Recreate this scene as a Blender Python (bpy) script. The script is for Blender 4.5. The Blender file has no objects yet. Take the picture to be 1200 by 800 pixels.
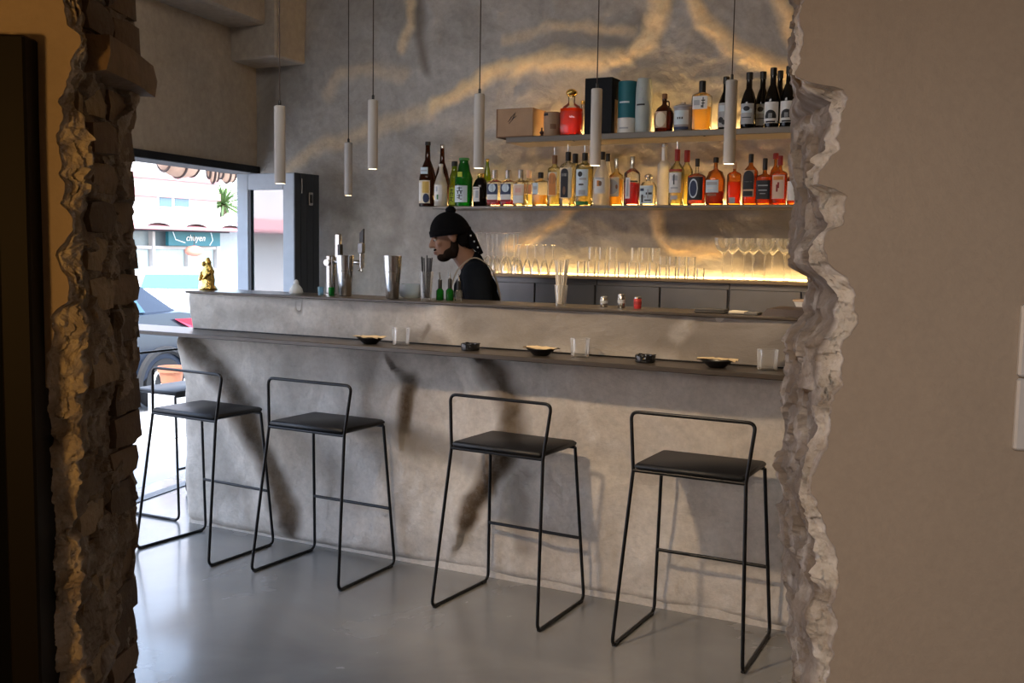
import bpy, math, random
import numpy as np
from mathutils import Vector, Matrix

# ------------------------------------------------------------------ camera
F = 1200.0; PITCH = math.radians(5.23); ROLL = math.radians(0.92); TH = math.radians(-27.18); EYE = 1.65
ct, st = math.cos(TH), math.sin(TH)
YAW = -TH                                     # heading of the near wall's frame
scene = bpy.context.scene
col = scene.collection

def c2w(cx, cy, z=0.0):                       # near-room frame -> world (world X runs along the bar)
    return Vector((cx * ct + cy * st, -cx * st + cy * ct, z))

def ray_c(px, py):
    u, w = px - 600, py - 400
    c, s = math.cos(ROLL), math.sin(ROLL)
    u, w = c * u + s * w, -s * u + c * w
    x, z = u / F, -w / F
    return (x, math.cos(PITCH) + z * math.sin(PITCH), -math.sin(PITCH) + z * math.cos(PITCH))

def ray(px, py):
    x, y, z = ray_c(px, py)
    return c2w(x, y, z)

def atY(px, py, Y):
    d = ray(px, py); return Vector((0, 0, EYE)) + d * (Y / d.y)

def atX(px, py, X):
    d = ray(px, py); return Vector((0, 0, EYE)) + d * (X / d.x)

def atZ(px, py, Z):
    d = ray(px, py); return Vector((0, 0, EYE)) + d * ((Z - EYE) / d.z)

def atC(px, py, C):
    x, y, z = ray_c(px, py); k = C / y
    return (x * k, EYE + z * k)

cam_data = bpy.data.cameras.new('camera')
cam = bpy.data.objects.new('camera', cam_data); col.objects.link(cam)
cam_data.sensor_width = 36; cam_data.lens = 36 * F / 1200
cam_data.clip_start = 0.02; cam_data.clip_end = 300
cr, sr = math.cos(ROLL), math.sin(ROLL)
right = Vector((1, 0, 0)); up = Vector((0, math.sin(PITCH), math.cos(PITCH))); fwd = Vector((0, math.cos(PITCH), -math.sin(PITCH)))
r2 = right * cr + up * sr; u2 = -right * sr + up * cr
r2, u2, f2 = c2w(*r2), c2w(*u2), c2w(*fwd)
M = Matrix((r2, u2, -f2)).transposed().to_4x4(); M.translation = (0, 0, EYE)
cam.matrix_world = M
scene.camera = cam

# ------------------------------------------------------------------ world, sun, lights, exposure
world = bpy.data.worlds.new('sky'); scene.world = world; world.use_nodes = True
wn = world.node_tree.nodes; wl = world.node_tree.links
bg = wn['Background']
sky = wn.new('ShaderNodeTexSky'); sky.sky_type = 'NISHITA'; sky.sun_disc = False
sky.sun_elevation = math.radians(52); sky.sun_rotation = math.radians(110); sky.dust_density = 2.0
haze = wn.new('ShaderNodeMixRGB'); haze.inputs[0].default_value = 0.62; haze.inputs[2].default_value = (0.66, 0.68, 0.70, 1)   # thin bright overcast
wl.new(sky.outputs['Color'], haze.inputs[1]); wl.new(haze.outputs[0], bg.inputs['Color']); bg.inputs['Strength'].default_value = 2.8

def add_light(name, kind, loc, energy, color, target=None, size=None, spot=None, blend=0.5, size_y=None):
    d = bpy.data.lights.new(name, kind); d.energy = energy; d.color = color
    o = bpy.data.objects.new(name, d); col.objects.link(o); o.location = loc
    if kind == 'AREA':
        d.size = size
        if size_y: d.shape = 'RECTANGLE'; d.size_y = size_y
    elif kind == 'SUN': d.angle = size
    elif size: d.shadow_soft_size = size
    if kind == 'SPOT': d.spot_size = math.radians(spot); d.spot_blend = blend
    if target is not None:
        o.rotation_euler = (Vector(target) - Vector(loc)).to_track_quat('-Z', 'Y').to_euler()
    return o

add_light('sun', 'SUN', (-4.3, -10, 13), 6.0, (1.0, 0.95, 0.88), target=(-7.0, 0.0, 0), size=0.01)
# ceiling spotlight of the bar room that throws the ledge's and the stools' shadows onto the bar front
add_light('ceiling_spotlight', 'SPOT', (-2.25, 1.9, 2.85), 160, (1.0, 0.74, 0.48), target=(-1.5, 4.4, 0.55), size=0.07, spot=62, blend=0.8)
# lamps of the room the camera stands in
add_light('near_room_warm_lamp', 'POINT', c2w(-1.30, 0.35, 1.65), 22.0, (1.0, 0.50, 0.13), size=0.10)
add_light('near_room_spotlight', 'SPOT', c2w(-0.40, -1.0, 2.25), 108, (1.0, 0.92, 0.84), target=c2w(1.25, 1.85, 0.75), size=0.25, spot=72, blend=1.0)
add_light('bar_room_fill_light', 'AREA', (-2.6, 2.9, 3.4), 14, (1.0, 0.93, 0.85), target=(-2.9, 5.2, 0.8), size=1.8, size_y=0.35)  # added fill, no visible fixture: lifts the ambient light of the bar room

scene.view_settings.view_transform = 'Standard'; scene.view_settings.look = 'None'
scene.view_settings.exposure = 0.45; scene.view_settings.gamma = 1.0
scene.view_settings.use_curve_mapping = False
try:
    scene.cycles.transparent_max_bounces = 40
    scene.cycles.max_bounces = 10
    scene.cycles.sample_clamp_indirect = 6.0
except Exception:
    pass
random.seed(7)
R = math.radians

# ------------------------------------------------------------------ numpy noise
def _hash(ix, iy, iz, seed):
    h = (ix.astype(np.int64) * 374761393 + iy.astype(np.int64) * 668265263 + iz.astype(np.int64) * 2147483647 + seed * 1274126177) & 0xffffffff
    h = ((h ^ (h >> 13)) * 1274126177) & 0xffffffff
    h = ((h ^ (h >> 16)) * 2246822519) & 0xffffffff
    return ((h ^ (h >> 15)) & 0xffff) / 65535.0

def vnoise(x, y, z=None, seed=0):
    x = np.asarray(x, float); y = np.asarray(y, float)
    z = np.zeros_like(x) if z is None else np.asarray(z, float)
    ix, iy, iz = np.floor(x), np.floor(y), np.floor(z)
    fx, fy, fz = x - ix, y - iy, z - iz
    fx, fy, fz = [f * f * (3 - 2 * f) for f in (fx, fy, fz)]
    out = 0
    for dx in (0, 1):
        for dy in (0, 1):
            for dz in (0, 1):
                wgt = (fx if dx else 1 - fx) * (fy if dy else 1 - fy) * (fz if dz else 1 - fz)
                out = out + wgt * _hash(ix + dx, iy + dy, iz + dz, seed)
    return out * 2 - 1

def fbm(x, y, z=None, seed=0, oct=4, gain=0.5):
    a, s, out = 1.0, 1.0, 0
    for i in range(oct):
        out = out + a * vnoise(np.asarray(x) * s, np.asarray(y) * s, None if z is None else np.asarray(z) * s, seed + i * 17)
        a *= gain; s *= 2.03
    return out

def ridge_profile(px, py, pts, w, A):
    """a rounded ridge along a line: gentle slope on its left, steep flank on its right"""
    best = np.full(px.shape, 1e9); sd = np.zeros(px.shape)
    for (x0, y0), (x1, y1) in zip(pts[:-1], pts[1:]):
        dx, dy = x1 - x0, y1 - y0; L = math.hypot(dx, dy)
        t = np.clip(((px - x0) * dx + (py - y0) * dy) / (L * L), 0, 1)
        d = np.hypot(px - x0 - t * dx, py - y0 - t * dy); sg = np.sign((dx * (py - y0) - dy * (px - x0)) / L)
        m = d < best; best = np.where(m, d, best); sd = np.where(m, d * sg, sd)
    left = np.clip((sd + 5.0 * w) / (4.6 * w), 0, 1); rightf = np.clip((0.9 * w - sd) / (1.3 * w), 0, 1)
    sm = lambda q: q * q * (3 - 2 * q)
    return A * sm(left) * sm(rightf)

def worley(x, y, seed=0):
    """random value of the nearest cell and distance to it"""
    x = np.asarray(x, float); y = np.asarray(y, float); ix, iy = np.floor(x), np.floor(y)
    best = np.full(x.shape, 1e9); val = np.zeros(x.shape); gx_ = np.zeros(x.shape); gy_ = np.zeros(x.shape)
    for dx in (-1, 0, 1):
        for dy in (-1, 0, 1):
            cx_, cy_ = ix + dx, iy + dy; z0 = np.zeros_like(cx_)
            fx, fy = cx_ + _hash(cx_, cy_, z0, seed), cy_ + _hash(cx_, cy_, z0 + 1, seed)
            d = (x - fx) ** 2 + (y - fy) ** 2; m = d < best
            tilt = (x - fx) * (_hash(cx_, cy_, z0 + 3, seed) - .5) + (y - fy) * (_hash(cx_, cy_, z0 + 4, seed) - .5)
            val = np.where(m, _hash(cx_, cy_, z0 + 2, seed) * 2 - 1 + 1.6 * tilt, val); best = np.where(m, d, best)
    return val, np.sqrt(best)

def jagged(z, f, seed):
    i = np.floor(z * f); t = z * f - i; o = np.zeros_like(i)
    return (1 - t) * (_hash(i, o, o, seed) * 2 - 1) + t * (_hash(i + 1, o, o, seed) * 2 - 1)

def poly_dist(px, py, pts):
    d = np.full(px.shape, 1e9)
    for (x0, y0), (x1, y1) in zip(pts[:-1], pts[1:]):
        dx, dy = x1 - x0, y1 - y0
        t = np.clip(((px - x0) * dx + (py - y0) * dy) / (dx * dx + dy * dy + 1e-12), 0, 1)
        d = np.minimum(d, np.hypot(px - x0 - t * dx, py - y0 - t * dy))
    return d

# ------------------------------------------------------------------ materials
MATS = {}
def new_mat(name):
    m = bpy.data.materials.new(name); m.use_nodes = True
    MATS[name] = m
    nt = m.node_tree
    return m, nt, nt.nodes, nt.links, nt.nodes['Principled BSDF']

def mat(name, color, rough=0.5, metal=0.0, var=0.12, scale=14.0, bump=0.0, bscale=60.0, emit=None, estr=0.0, coat=0.0, spec=None):
    if name in MATS: return MATS[name]
    m, nt, n, l, p = new_mat(name)
    tc = n.new('ShaderNodeTexCoord')
    nz = n.new('ShaderNodeTexNoise'); nz.inputs['Scale'].default_value = scale; nz.inputs['Detail'].default_value = 4
    l.new(tc.outputs['Object'], nz.inputs['Vector'])
    mx = n.new('ShaderNodeMixRGB'); c = Vector(color)
    mx.inputs[1].default_value = (*[max(0, v * (1 - var)) for v in c], 1)
    mx.inputs[2].default_value = (*[min(1, v * (1 + var)) for v in c], 1)
    l.new(nz.outputs['Fac'], mx.inputs[0]); l.new(mx.outputs[0], p.inputs['Base Color'])
    p.inputs['Roughness'].default_value = rough; p.inputs['Metallic'].default_value = metal
    if coat: p.inputs['Coat Weight'].default_value = coat
    if spec is not None: p.inputs['Specular IOR Level'].default_value = spec
    if bump:
        nb = n.new('ShaderNodeTexNoise'); nb.inputs['Scale'].default_value = bscale; nb.inputs['Detail'].default_value = 6
        l.new(tc.outputs['Object'], nb.inputs['Vector'])
        b = n.new('ShaderNodeBump'); b.inputs['Strength'].default_value = bump; b.inputs['Distance'].default_value = 0.01
        l.new(nb.outputs['Fac'], b.inputs['Height']); l.new(b.outputs['Normal'], p.inputs['Normal'])
    if emit:
        p.inputs['Emission Color'].default_value = (*emit, 1); p.inputs['Emission Strength'].default_value = estr
    return m

def glass_mat(name, color, rough=0.03, body=0.0, ior=1.45, edge=0.0):
    """thin wall of glass: tinted see-through with a Fresnel sheen; body adds milky/frosted light scatter"""
    if name in MATS: return MATS[name]
    m, nt, n, l, p = new_mat(name); n.remove(p)
    out = n['Material Output']
    tr = n.new('ShaderNodeBsdfTransparent'); tr.inputs[0].default_value = (*color, 1)
    gl = n.new('ShaderNodeBsdfGlossy'); gl.inputs['Roughness'].default_value = rough
    fr = n.new('ShaderNodeFresnel'); fr.inputs['IOR'].default_value = ior
    mix = n.new('ShaderNodeMixShader'); last = tr
    if body > 0:
        tl = n.new('ShaderNodeBsdfTranslucent'); tl.inputs[0].default_value = (*color, 1)
        df = n.new('ShaderNodeBsdfDiffuse'); df.inputs[0].default_value = (*color, 1)
        a = n.new('ShaderNodeMixShader'); a.inputs[0].default_value = 0.45
        l.new(tl.outputs[0], a.inputs[1]); l.new(df.outputs[0], a.inputs[2])
        b = n.new('ShaderNodeMixShader'); b.inputs[0].default_value = body
        l.new(tr.outputs[0], b.inputs[1]); l.new(a.outputs[0], b.inputs[2]); last = b
    refl = gl
    if edge > 0:           # white scatter mixed into the sheen paints bright glints on the edges
        t2 = n.new('ShaderNodeBsdfTranslucent'); t2.inputs[0].default_value = (0.9, 0.9, 0.9, 1); e2 = n.new('ShaderNodeMixShader'); e2.inputs[0].default_value = edge
        l.new(gl.outputs[0], e2.inputs[1]); l.new(t2.outputs[0], e2.inputs[2]); refl = e2
    l.new(fr.outputs[0], mix.inputs[0]); l.new(last.outputs[0], mix.inputs[1]); l.new(refl.outputs[0], mix.inputs[2])
    l.new(mix.outputs[0], out.inputs['Surface'])
    return m

def emit_mat(name, color, strength):
    m, nt, n, l, p = new_mat(name); n.remove(p)
    e = n.new('ShaderNodeEmission'); e.inputs[0].default_value = (*color, 1); e.inputs[1].default_value = strength
    l.new(e.outputs[0], n['Material Output'].inputs['Surface'])
    return m

def plaster_mat(name, base, alt, stains, rough=0.8, bump=0.35, scale=2.2, fine=26.0, coat=0.0, ovl=0.35):
    """mottled plaster; stains = [(attribute, colour, strength)] laid on by per-vertex stain masks"""
    m, nt, n, l, p = new_mat(name)
    tc = n.new('ShaderNodeTexCoord')
    a = n.new('ShaderNodeTexNoise'); a.inputs['Scale'].default_value = scale; a.inputs['Detail'].default_value = 8; a.inputs['Roughness'].default_value = 0.62
    a.inputs['Distortion'].default_value = 0.8
    l.new(tc.outputs['Object'], a.inputs['Vector'])
    rp = n.new('ShaderNodeValToRGB'); rp.color_ramp.elements[0].position = 0.32; rp.color_ramp.elements[1].position = 0.68
    rp.color_ramp.elements[0].color = (*base, 1); rp.color_ramp.elements[1].color = (*alt, 1)
    l.new(a.outputs['Fac'], rp.inputs[0]); last = rp.outputs[0]
    f = n.new('ShaderNodeTexNoise'); f.inputs['Scale'].default_value = fine; f.inputs['Detail'].default_value = 8; f.inputs['Roughness'].default_value = 0.7
    l.new(tc.outputs['Object'], f.inputs['Vector'])
    for attr, colr, k in stains:
        at = n.new('ShaderNodeAttribute'); at.attribute_name = attr
        g = n.new('ShaderNodeMath'); g.operation = 'MULTIPLY_ADD'
        l.new(f.outputs['Fac'], g.inputs[0]); g.inputs[1].default_value = 0.9; g.inputs[2].default_value = 0.55
        mu = n.new('ShaderNodeMath'); mu.operation = 'MULTIPLY'; mu.use_clamp = True
        l.new(at.outputs['Fac'], mu.inputs[0]); l.new(g.outputs[0], mu.inputs[1])
        mk = n.new('ShaderNodeMath'); mk.operation = 'MULTIPLY'; mk.inputs[1].default_value = k
        l.new(mu.outputs[0], mk.inputs[0])
        mx = n.new('ShaderNodeMixRGB'); mx.inputs[2].default_value = (*colr, 1)
        l.new(mk.outputs[0], mx.inputs[0]); l.new(last, mx.inputs[1]); last = mx.outputs[0]
    ov = n.new('ShaderNodeMixRGB'); ov.blend_type = 'OVERLAY'; ov.inputs[0].default_value = ovl
    l.new(last, ov.inputs[1]); l.new(f.outputs['Fac'], ov.inputs[2])
    l.new(ov.outputs[0], p.inputs['Base Color'])
    p.inputs['Roughness'].default_value = rough
    if coat: p.inputs['Coat Weight'].default_value = coat; p.inputs['Coat Roughness'].default_value = 0.4
    b1 = n.new('ShaderNodeBump'); b1.inputs['Strength'].default_value = bump; b1.inputs['Distance'].default_value = 0.02
    l.new(f.outputs['Fac'], b1.inputs['Height'])
    b2 = n.new('ShaderNodeBump'); b2.inputs['Strength'].default_value = bump; b2.inputs['Distance'].default_value = 0.05
    l.new(a.outputs['Fac'], b2.inputs['Height']); l.new(b1.outputs['Normal'], b2.inputs['Normal'])
    l.new(b2.outputs['Normal'], p.inputs['Normal'])
    return m

def floor_mat():
    m, nt, n, l, p = new_mat('polished_concrete')
    tc = n.new('ShaderNodeTexCoord')
    a = n.new('ShaderNodeTexNoise'); a.inputs['Scale'].default_value = 1.3; a.inputs['Detail'].default_value = 9; a.inputs['Distortion'].default_value = 0.6
    l.new(tc.outputs['Object'], a.inputs['Vector'])
    rp = n.new('ShaderNodeValToRGB'); rp.color_ramp.elements[0].position = 0.3; rp.color_ramp.elements[1].position = 0.72
    rp.color_ramp.elements[0].color = (0.150, 0.146, 0.138, 1); rp.color_ramp.elements[1].color = (0.23, 0.225, 0.213, 1)
    l.new(a.outputs['Fac'], rp.inputs[0]); l.new(rp.outputs[0], p.inputs['Base Color'])
    rr = n.new('ShaderNodeMapRange'); rr.inputs[3].default_value = 0.16; rr.inputs[4].default_value = 0.36
    l.new(a.outputs['Fac'], rr.inputs[0]); l.new(rr.outputs[0], p.inputs['Roughness'])
    b = n.new('ShaderNodeBump'); b.inputs['Strength'].default_value = 0.06; b.inputs['Distance'].default_value = 0.02
    l.new(a.outputs['Fac'], b.inputs['Height']); l.new(b.outputs['Normal'], p.inputs['Normal'])
    p.inputs['Coat Weight'].default_value = 0.3; p.inputs['Coat Roughness'].default_value = 0.12
    return m

# ------------------------------------------------------------------ mesh building
class MB:
    def __init__(self): self.v = []; self.f = []
    def add(self, vs, fs):
        o = len(self.v); self.v += [tuple(v) for v in vs]; self.f += [tuple(i + o for i in f) for f in fs]; return self
    def box(self, x0, x1, y0, y1, z0, z1, bev=0.0):
        if bev <= 0:
            vs = [(x, y, z) for z in (z0, z1) for y in (y0, y1) for x in (x0, x1)]
            return self.add(vs, [(0, 2, 3, 1), (4, 5, 7, 6), (0, 1, 5, 4), (2, 6, 7, 3), (0, 4, 6, 2), (1, 3, 7, 5)])
        b = bev; rows = []
        for z, i in ((z0, b), (z0 + b, 0), (z1 - b, 0), (z1, b)):
            rows.append([(x0 + i + b, y0 + i, z), (x1 - i - b, y0 + i, z), (x1 - i, y0 + i + b, z), (x1 - i, y1 - i - b, z),
                         (x1 - i - b, y1 - i, z), (x0 + i + b, y1 - i, z), (x0 + i, y1 - i - b, z), (x0 + i, y0 + i + b, z)])
        return self.rows(rows)
    def rows(self, rows, cap0=True, cap1=True, closed=True):
        n = len(rows[0]); vs = [p for r in rows for p in r]; fs = []
        for i in range(len(rows) - 1):
            for j in range(n if closed else n - 1):
                k = (j + 1) % n
                fs.append((i * n + j, i * n + k, (i + 1) * n + k, (i + 1) * n + j))
        if cap0: fs.append(tuple(reversed(range(n))))
        if cap1: fs.append(tuple((len(rows) - 1) * n + j for j in range(n)))
        return self.add(vs, fs)
    def loft(self, spec, seg=24, cx=0, cy=0, cap0=True, cap1=True):
        """spec rows (rx, ry, z, n): superellipse sections"""
        rows = []
        for rx, ry, z, n in spec:
            r = []
            for k in range(seg):
                a = 2 * math.pi * k / seg; c, s = math.cos(a), math.sin(a)
                r.append((cx + rx * math.copysign(abs(c) ** (2 / n), c), cy + ry * math.copysign(abs(s) ** (2 / n), s), z))
            rows.append(r)
        return self.rows(rows, cap0, cap1)
    def lathe(self, prof, seg=20, cx=0, cy=0, cap0=True, cap1=True):
        return self.loft([(r, r, z, 2) for r, z in prof], seg, cx, cy, cap0, cap1)
    def tube(self, path, r, seg=8, closed=False):
        P = [Vector(p) for p in path]; n = len(P); T = []
        for i in range(n):
            a = P[(i - 1) % n] if closed or i else P[i]; b = P[(i + 1) % n] if closed or i < n - 1 else P[i]
            T.append((b - a).normalized())
        u = T[0].orthogonal().normalized(); rows = []
        for i in range(n):
            u = (u - T[i] * u.dot(T[i])).normalized(); w = T[i].cross(u)
            rad = r[i] if isinstance(r, (list, tuple)) else r
            rows.append([P[i] + u * (rad * math.cos(2 * math.pi * k / seg)) + w * (rad * math.sin(2 * math.pi * k / seg)) for k in range(seg)])
        if closed:
            rows.append(rows[0]); return self.rows(rows, False, False)
        return self.rows(rows)
    def ball(self, c, r, seg=14, rings=9):
        rx, ry, rz = (r, r, r) if not isinstance(r, (tuple, list)) else r
        rows = []
        for i in range(rings + 1):
            t = math.pi * (i / rings) ; t = min(max(t, 0.02), math.pi - 0.02)
            rows.append([(c[0] + rx * math.sin(t) * math.cos(2 * math.pi * k / seg), c[1] + ry * math.sin(t) * math.sin(2 * math.pi * k / seg), c[2] - rz * math.cos(t)) for k in range(seg)])
        return self.rows(rows)
    def capsule(self, a, b, ra, rb, seg=12):
        a, b = Vector(a), Vector(b); d = (b - a).normalized(); L = (b - a).length
        path, rad = [], []
        for t in (-0.98, -0.8, -0.5, 0): path.append(a + d * ra * t); rad.append(ra * math.sqrt(1 - t * t))
        for t in (0, 0.5, 0.8, 0.98): path.append(b + d * rb * t); rad.append(rb * math.sqrt(1 - t * t))
        return self.tube(path, rad, seg)
    def mesh(self, name, smooth=True, angle=38):
        me = bpy.data.meshes.new(name); me.from_pydata(self.v, [], self.f); me.update()
        if smooth:
            me.polygons.foreach_set('use_smooth', [True] * len(me.polygons)); me.set_sharp_from_angle(angle=R(angle))
        return me
    def build(self, name, m, parent=None, smooth=True, angle=38, loc=None):
        return link(name, self.mesh(name, smooth, angle), m, parent, loc)

def link(name, me, m, parent=None, loc=None):
    o = bpy.data.objects.new(name, me)
    if m is not None:
        if isinstance(m, str): m = MATS[m]
        if not me.materials: me.materials.append(m)
    col.objects.link(o)
    if parent is not None: o.parent = parent
    if loc is not None: o.location = loc
    return o

def tag(o, label=None, cat=None, group=None, kind=None):
    if label: o['label'] = label
    if cat: o['category'] = cat
    if group: o['group'] = group
    if kind: o['kind'] = kind
    return o

def thing(name, label, cat, loc=(0, 0, 0), rz=0.0, group=None):
    o = bpy.data.objects.new(name, None); col.objects.link(o); o.empty_display_size = 0.05
    o.location = loc; o.rotation_euler = (0, 0, rz)
    return tag(o, label, cat, group)

def struct(o, label=None):
    o['kind'] = 'structure'
    if label: o['label'] = label
    return o

def copy_tree(o, parent=None):
    c = o.copy(); col.objects.link(c); c.parent = parent
    for ch in list(o.children): copy_tree(ch, c)
    return c

def fillet(pts, rad, n=5, closed=False):
    P = [Vector(p) for p in pts]; out = []
    N = len(P)
    for i in range(N):
        if not closed and i in (0, N - 1): out.append(P[i]); continue
        a, b, c = P[i - 1], P[i], P[(i + 1) % N]
        d0, d1 = (a - b), (c - b)
        k = min(rad, d0.length * 0.49, d1.length * 0.49)
        s, e = b + d0.normalized() * k, b + d1.normalized() * k
        for j in range(n + 1):
            t = j / n
            out.append((1 - t) ** 2 * s + 2 * t * (1 - t) * b + t * t * e)
    return out

def grid_mesh(name, pos, faces_flip=False, attrs=None, smooth=True):
    """pos: (n, m, 3) array -> mesh with float point attributes"""
    n, m = pos.shape[:2]
    idx = np.arange(n * m).reshape(n, m)
    q = np.stack([idx[:-1, :-1], idx[1:, :-1], idx[1:, 1:], idx[:-1, 1:]], -1).reshape(-1, 4)
    if faces_flip: q = q[:, ::-1]
    me = bpy.data.meshes.new(name)
    me.from_pydata(pos.reshape(-1, 3).tolist(), [], q.tolist()); me.update()
    for k, a in (attrs or {}).items():
        at = me.attributes.new(k, 'FLOAT', 'POINT'); at.data.foreach_set('value', np.asarray(a, np.float32).ravel())
    if smooth: me.polygons.foreach_set('use_smooth', [True] * len(me.polygons))
    return me

def text_obj(name, body, size, m, parent, loc, rot, shear=0.0, ext=0.001, spacing=1.0):
    cu = bpy.data.curves.new(name, 'FONT'); cu.body = body; cu.size = size; cu.extrude = ext; cu.shear = shear
    cu.align_x = 'CENTER'; cu.align_y = 'CENTER'; cu.space_character = spacing
    t = bpy.data.objects.new(name, cu); col.objects.link(t)
    dg = bpy.context.evaluated_depsgraph_get(); dg.update()
    me = bpy.data.meshes.new_from_object(t.evaluated_get(dg)); bpy.data.objects.remove(t)
    o = link(name, me, m, parent, loc); o.rotation_euler = rot
    return o

# ------------------------------------------------------------------ dimensions
YB = 4.39            # bar front
YW = 5.95            # back wall
ZT = 1.375           # bar top
ZL = 1.157           # ledge top
XF0 = -5.195         # facade meets back wall
def xf(Y): return XF0 + 0.167 * (YW - Y)
FA = math.atan2(1.0, -0.167)      # heading of facade line
CEIL = 3.5
CF, CB = 1.85, 2.21  # near wall front and back face (near-room frame)

# ------------------------------------------------------------------ common materials
mat('black_metal', (0.012, 0.012, 0.013), 0.32, 0.6, 0.1)
mat('black_leather', (0.008, 0.008, 0.009), 0.45, 0, 0.15, 30, 0.05, 120, spec=0.3)
mat('dark_slab', (0.060, 0.048, 0.038), 0.34, 0.25, 0.25, 6)
mat('shelf_steel', (0.17, 0.15, 0.13), 0.38, 0.6, 0.15, 10)
mat('steel', (0.62, 0.61, 0.59), 0.2, 1.0, 0.06)
mat('brushed_steel', (0.20, 0.20, 0.205), 0.42, 1.0, 0.25, 5)
mat('pendant_grey', (0.42, 0.39, 0.36), 0.55, 0.0, 0.05, 20)
mat('cord_brown', (0.045, 0.025, 0.018), 0.7)
mat('black_plastic', (0.010, 0.010, 0.011), 0.4)
mat('silver', (0.72, 0.70, 0.66), 0.25, 1.0, 0.05)
mat('gold', (0.80, 0.55, 0.16), 0.2, 1.0, 0.3, 40, 0.5, 70)
mat('white_paper', (0.72, 0.70, 0.66), 0.7)
mat('white_plastic', (0.62, 0.63, 0.66), 0.35)
mat('frame_blue_grey', (0.34, 0.39, 0.45), 0.4)
mat('frame_dark', (0.016, 0.021, 0.029), 0.4)
mat('header_black', (0.006, 0.006, 0.007), 0.6, spec=0.2)
emit_mat('led_warm', (1.0, 0.60, 0.21), 36.0)
emit_mat('led_counter', (1.0, 0.62, 0.22), 14.0)
emit_mat('bulb', (1.0, 0.78, 0.50), 30.0)
glass_mat('clear_glass', (0.97, 0.97, 0.96), 0.02, 0.05, 1.5)
glass_mat('drink_glass', (0.985, 0.985, 0.98), 0.03, 0.06, 1.45, 0.5)

# ================================================================== THE SETTING
FROT = math.atan(0.167); FK = math.hypot(1, 0.167)
def fac(name, m, label=None):
    """frame of the street facade: local +y runs along it towards the back wall, x = 0 is its inner face"""
    return dict(loc=(xf(0.0), 0, 0), rot=FROT)
def fac_obj(mb, name, m, parent=None, smooth=False):
    o = mb.build(name, m, parent, smooth=smooth)
    if parent is None: o.location = (xf(0.0), 0, 0); o.rotation_euler = (0, 0, FROT)
    return o
SW = YW * FK                                   # facade length to the back wall

# floor of both rooms
fm = floor_mat()
mb = MB(); mb.add([(xf(-3.4) - 0.3, -3.4, 0), (3.6, -3.4, 0), (3.6, 6.3, 0), (xf(6.3) - 0.3, 6.3, 0)], [(0, 1, 2, 3)])
struct(mb.build('floor', fm, smooth=False), 'polished grey concrete floor')
mb = MB().box(-5.5, 3.8, -3.6, 6.3, CEIL, CEIL + 0.25)
mat('ceiling_plaster', (0.30, 0.27, 0.235), 0.85, 0, 0.1, 3)
struct(mb.build('ceiling', MATS['ceiling_plaster'], smooth=False), 'plain plaster ceiling')

# ---- back wall: mottled plaster with sandy veins
nx, nz = 470, 250
gx, gz = np.meshgrid(np.linspace(-5.25, 1.75, nx), np.linspace(0, CEIL, nz), indexing='ij')
def wallpts(px): return [(atY(x, y, YW).x, atY(x, y, YW).z) for x, y in px]
warp = 0.035 * fbm(gx * 4, gz * 4, seed=5, oct=3); warp2 = 0.035 * fbm(gx * 4, gz * 4, seed=9, oct=3)
wx, wz = gx + warp, gz + warp2
def band(pts, wid, soft=0.6):
    d = poly_dist(wx, wz, wallpts(pts)); return np.clip(1.0 - (d - wid * (1 - soft)) / (wid * soft * 2), 0, 1)
vein = np.zeros_like(gx)
for pts, wid, k in [([(505, 128), (530, 112), (565, 96), (600, 78), (640, 70), (700, 68), (735, 68), (762, 52), (770, 25), (778, -5)], 0.045, 1.0),
                    ([(810, -8), (822, 16), (842, 32), (862, 50), (890, 64), (930, 82), (990, 92)], 0.045, 1.0),
                    ([(914, -8), (925, 30), (950, 60)], 0.04, 0.9),
                    ([(588, 48), (640, 36), (690, 34), (745, 40)], 0.03, 0.35),
                    ([(335, 196), (380, 168), (440, 150), (505, 134)], 0.05, 0.35),
                    ([(390, 110), (400, 90), (440, 80), (470, 85)], 0.05, 0.28),
                    ([(676, 238), (660, 258), (640, 271), (618, 280), (595, 285)], 0.045, 0.95),
                    ([(770, 244), (776, 268), (792, 284), (820, 291), (842, 288)], 0.04, 0.85),
                    ([(480, -5), (484, 25), (470, 55)], 0.035, 0.55)]:
    vein = np.maximum(vein, band(pts, wid) * k)
stain_shade = np.zeros_like(gx)
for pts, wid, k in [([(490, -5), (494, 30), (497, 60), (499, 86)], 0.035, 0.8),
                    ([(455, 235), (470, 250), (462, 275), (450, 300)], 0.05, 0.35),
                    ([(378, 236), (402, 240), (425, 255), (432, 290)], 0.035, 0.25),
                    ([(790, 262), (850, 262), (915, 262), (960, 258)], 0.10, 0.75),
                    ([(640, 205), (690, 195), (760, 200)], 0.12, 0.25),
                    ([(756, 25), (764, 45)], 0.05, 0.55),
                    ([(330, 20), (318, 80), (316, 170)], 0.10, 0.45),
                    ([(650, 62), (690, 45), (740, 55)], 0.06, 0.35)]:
    stain_shade = np.maximum(stain_shade, band(pts, wid, 0.9) * k)
disp = 0.016 * fbm(gx * 1.7, gz * 1.7, seed=21, oct=5, gain=0.5) + 0.008 * np.abs(fbm(gx * 6, gz * 6, seed=31, oct=4)) + 0.012 * vein - 0.006 * stain_shade
right_rough = np.clip((gx + 3.1) / 0.8, 0, 1)
ridge = 1 - np.abs(fbm(gx * 7 + gz * 4, gz * 10, seed=77, oct=3))
disp = disp + right_rough * 0.010 * np.clip(ridge - 0.55, 0, 1)
pos = np.stack([gx, YW - disp, gz], -1)
wmat = plaster_mat('back_wall_plaster', (0.31, 0.284, 0.252), (0.46, 0.432, 0.395), [('stain_shade', (0.105, 0.078, 0.055), 0.85), ('vein', (0.92, 0.68, 0.38), 1.0)], 0.75, 0.30, 2.6, 20)
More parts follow.
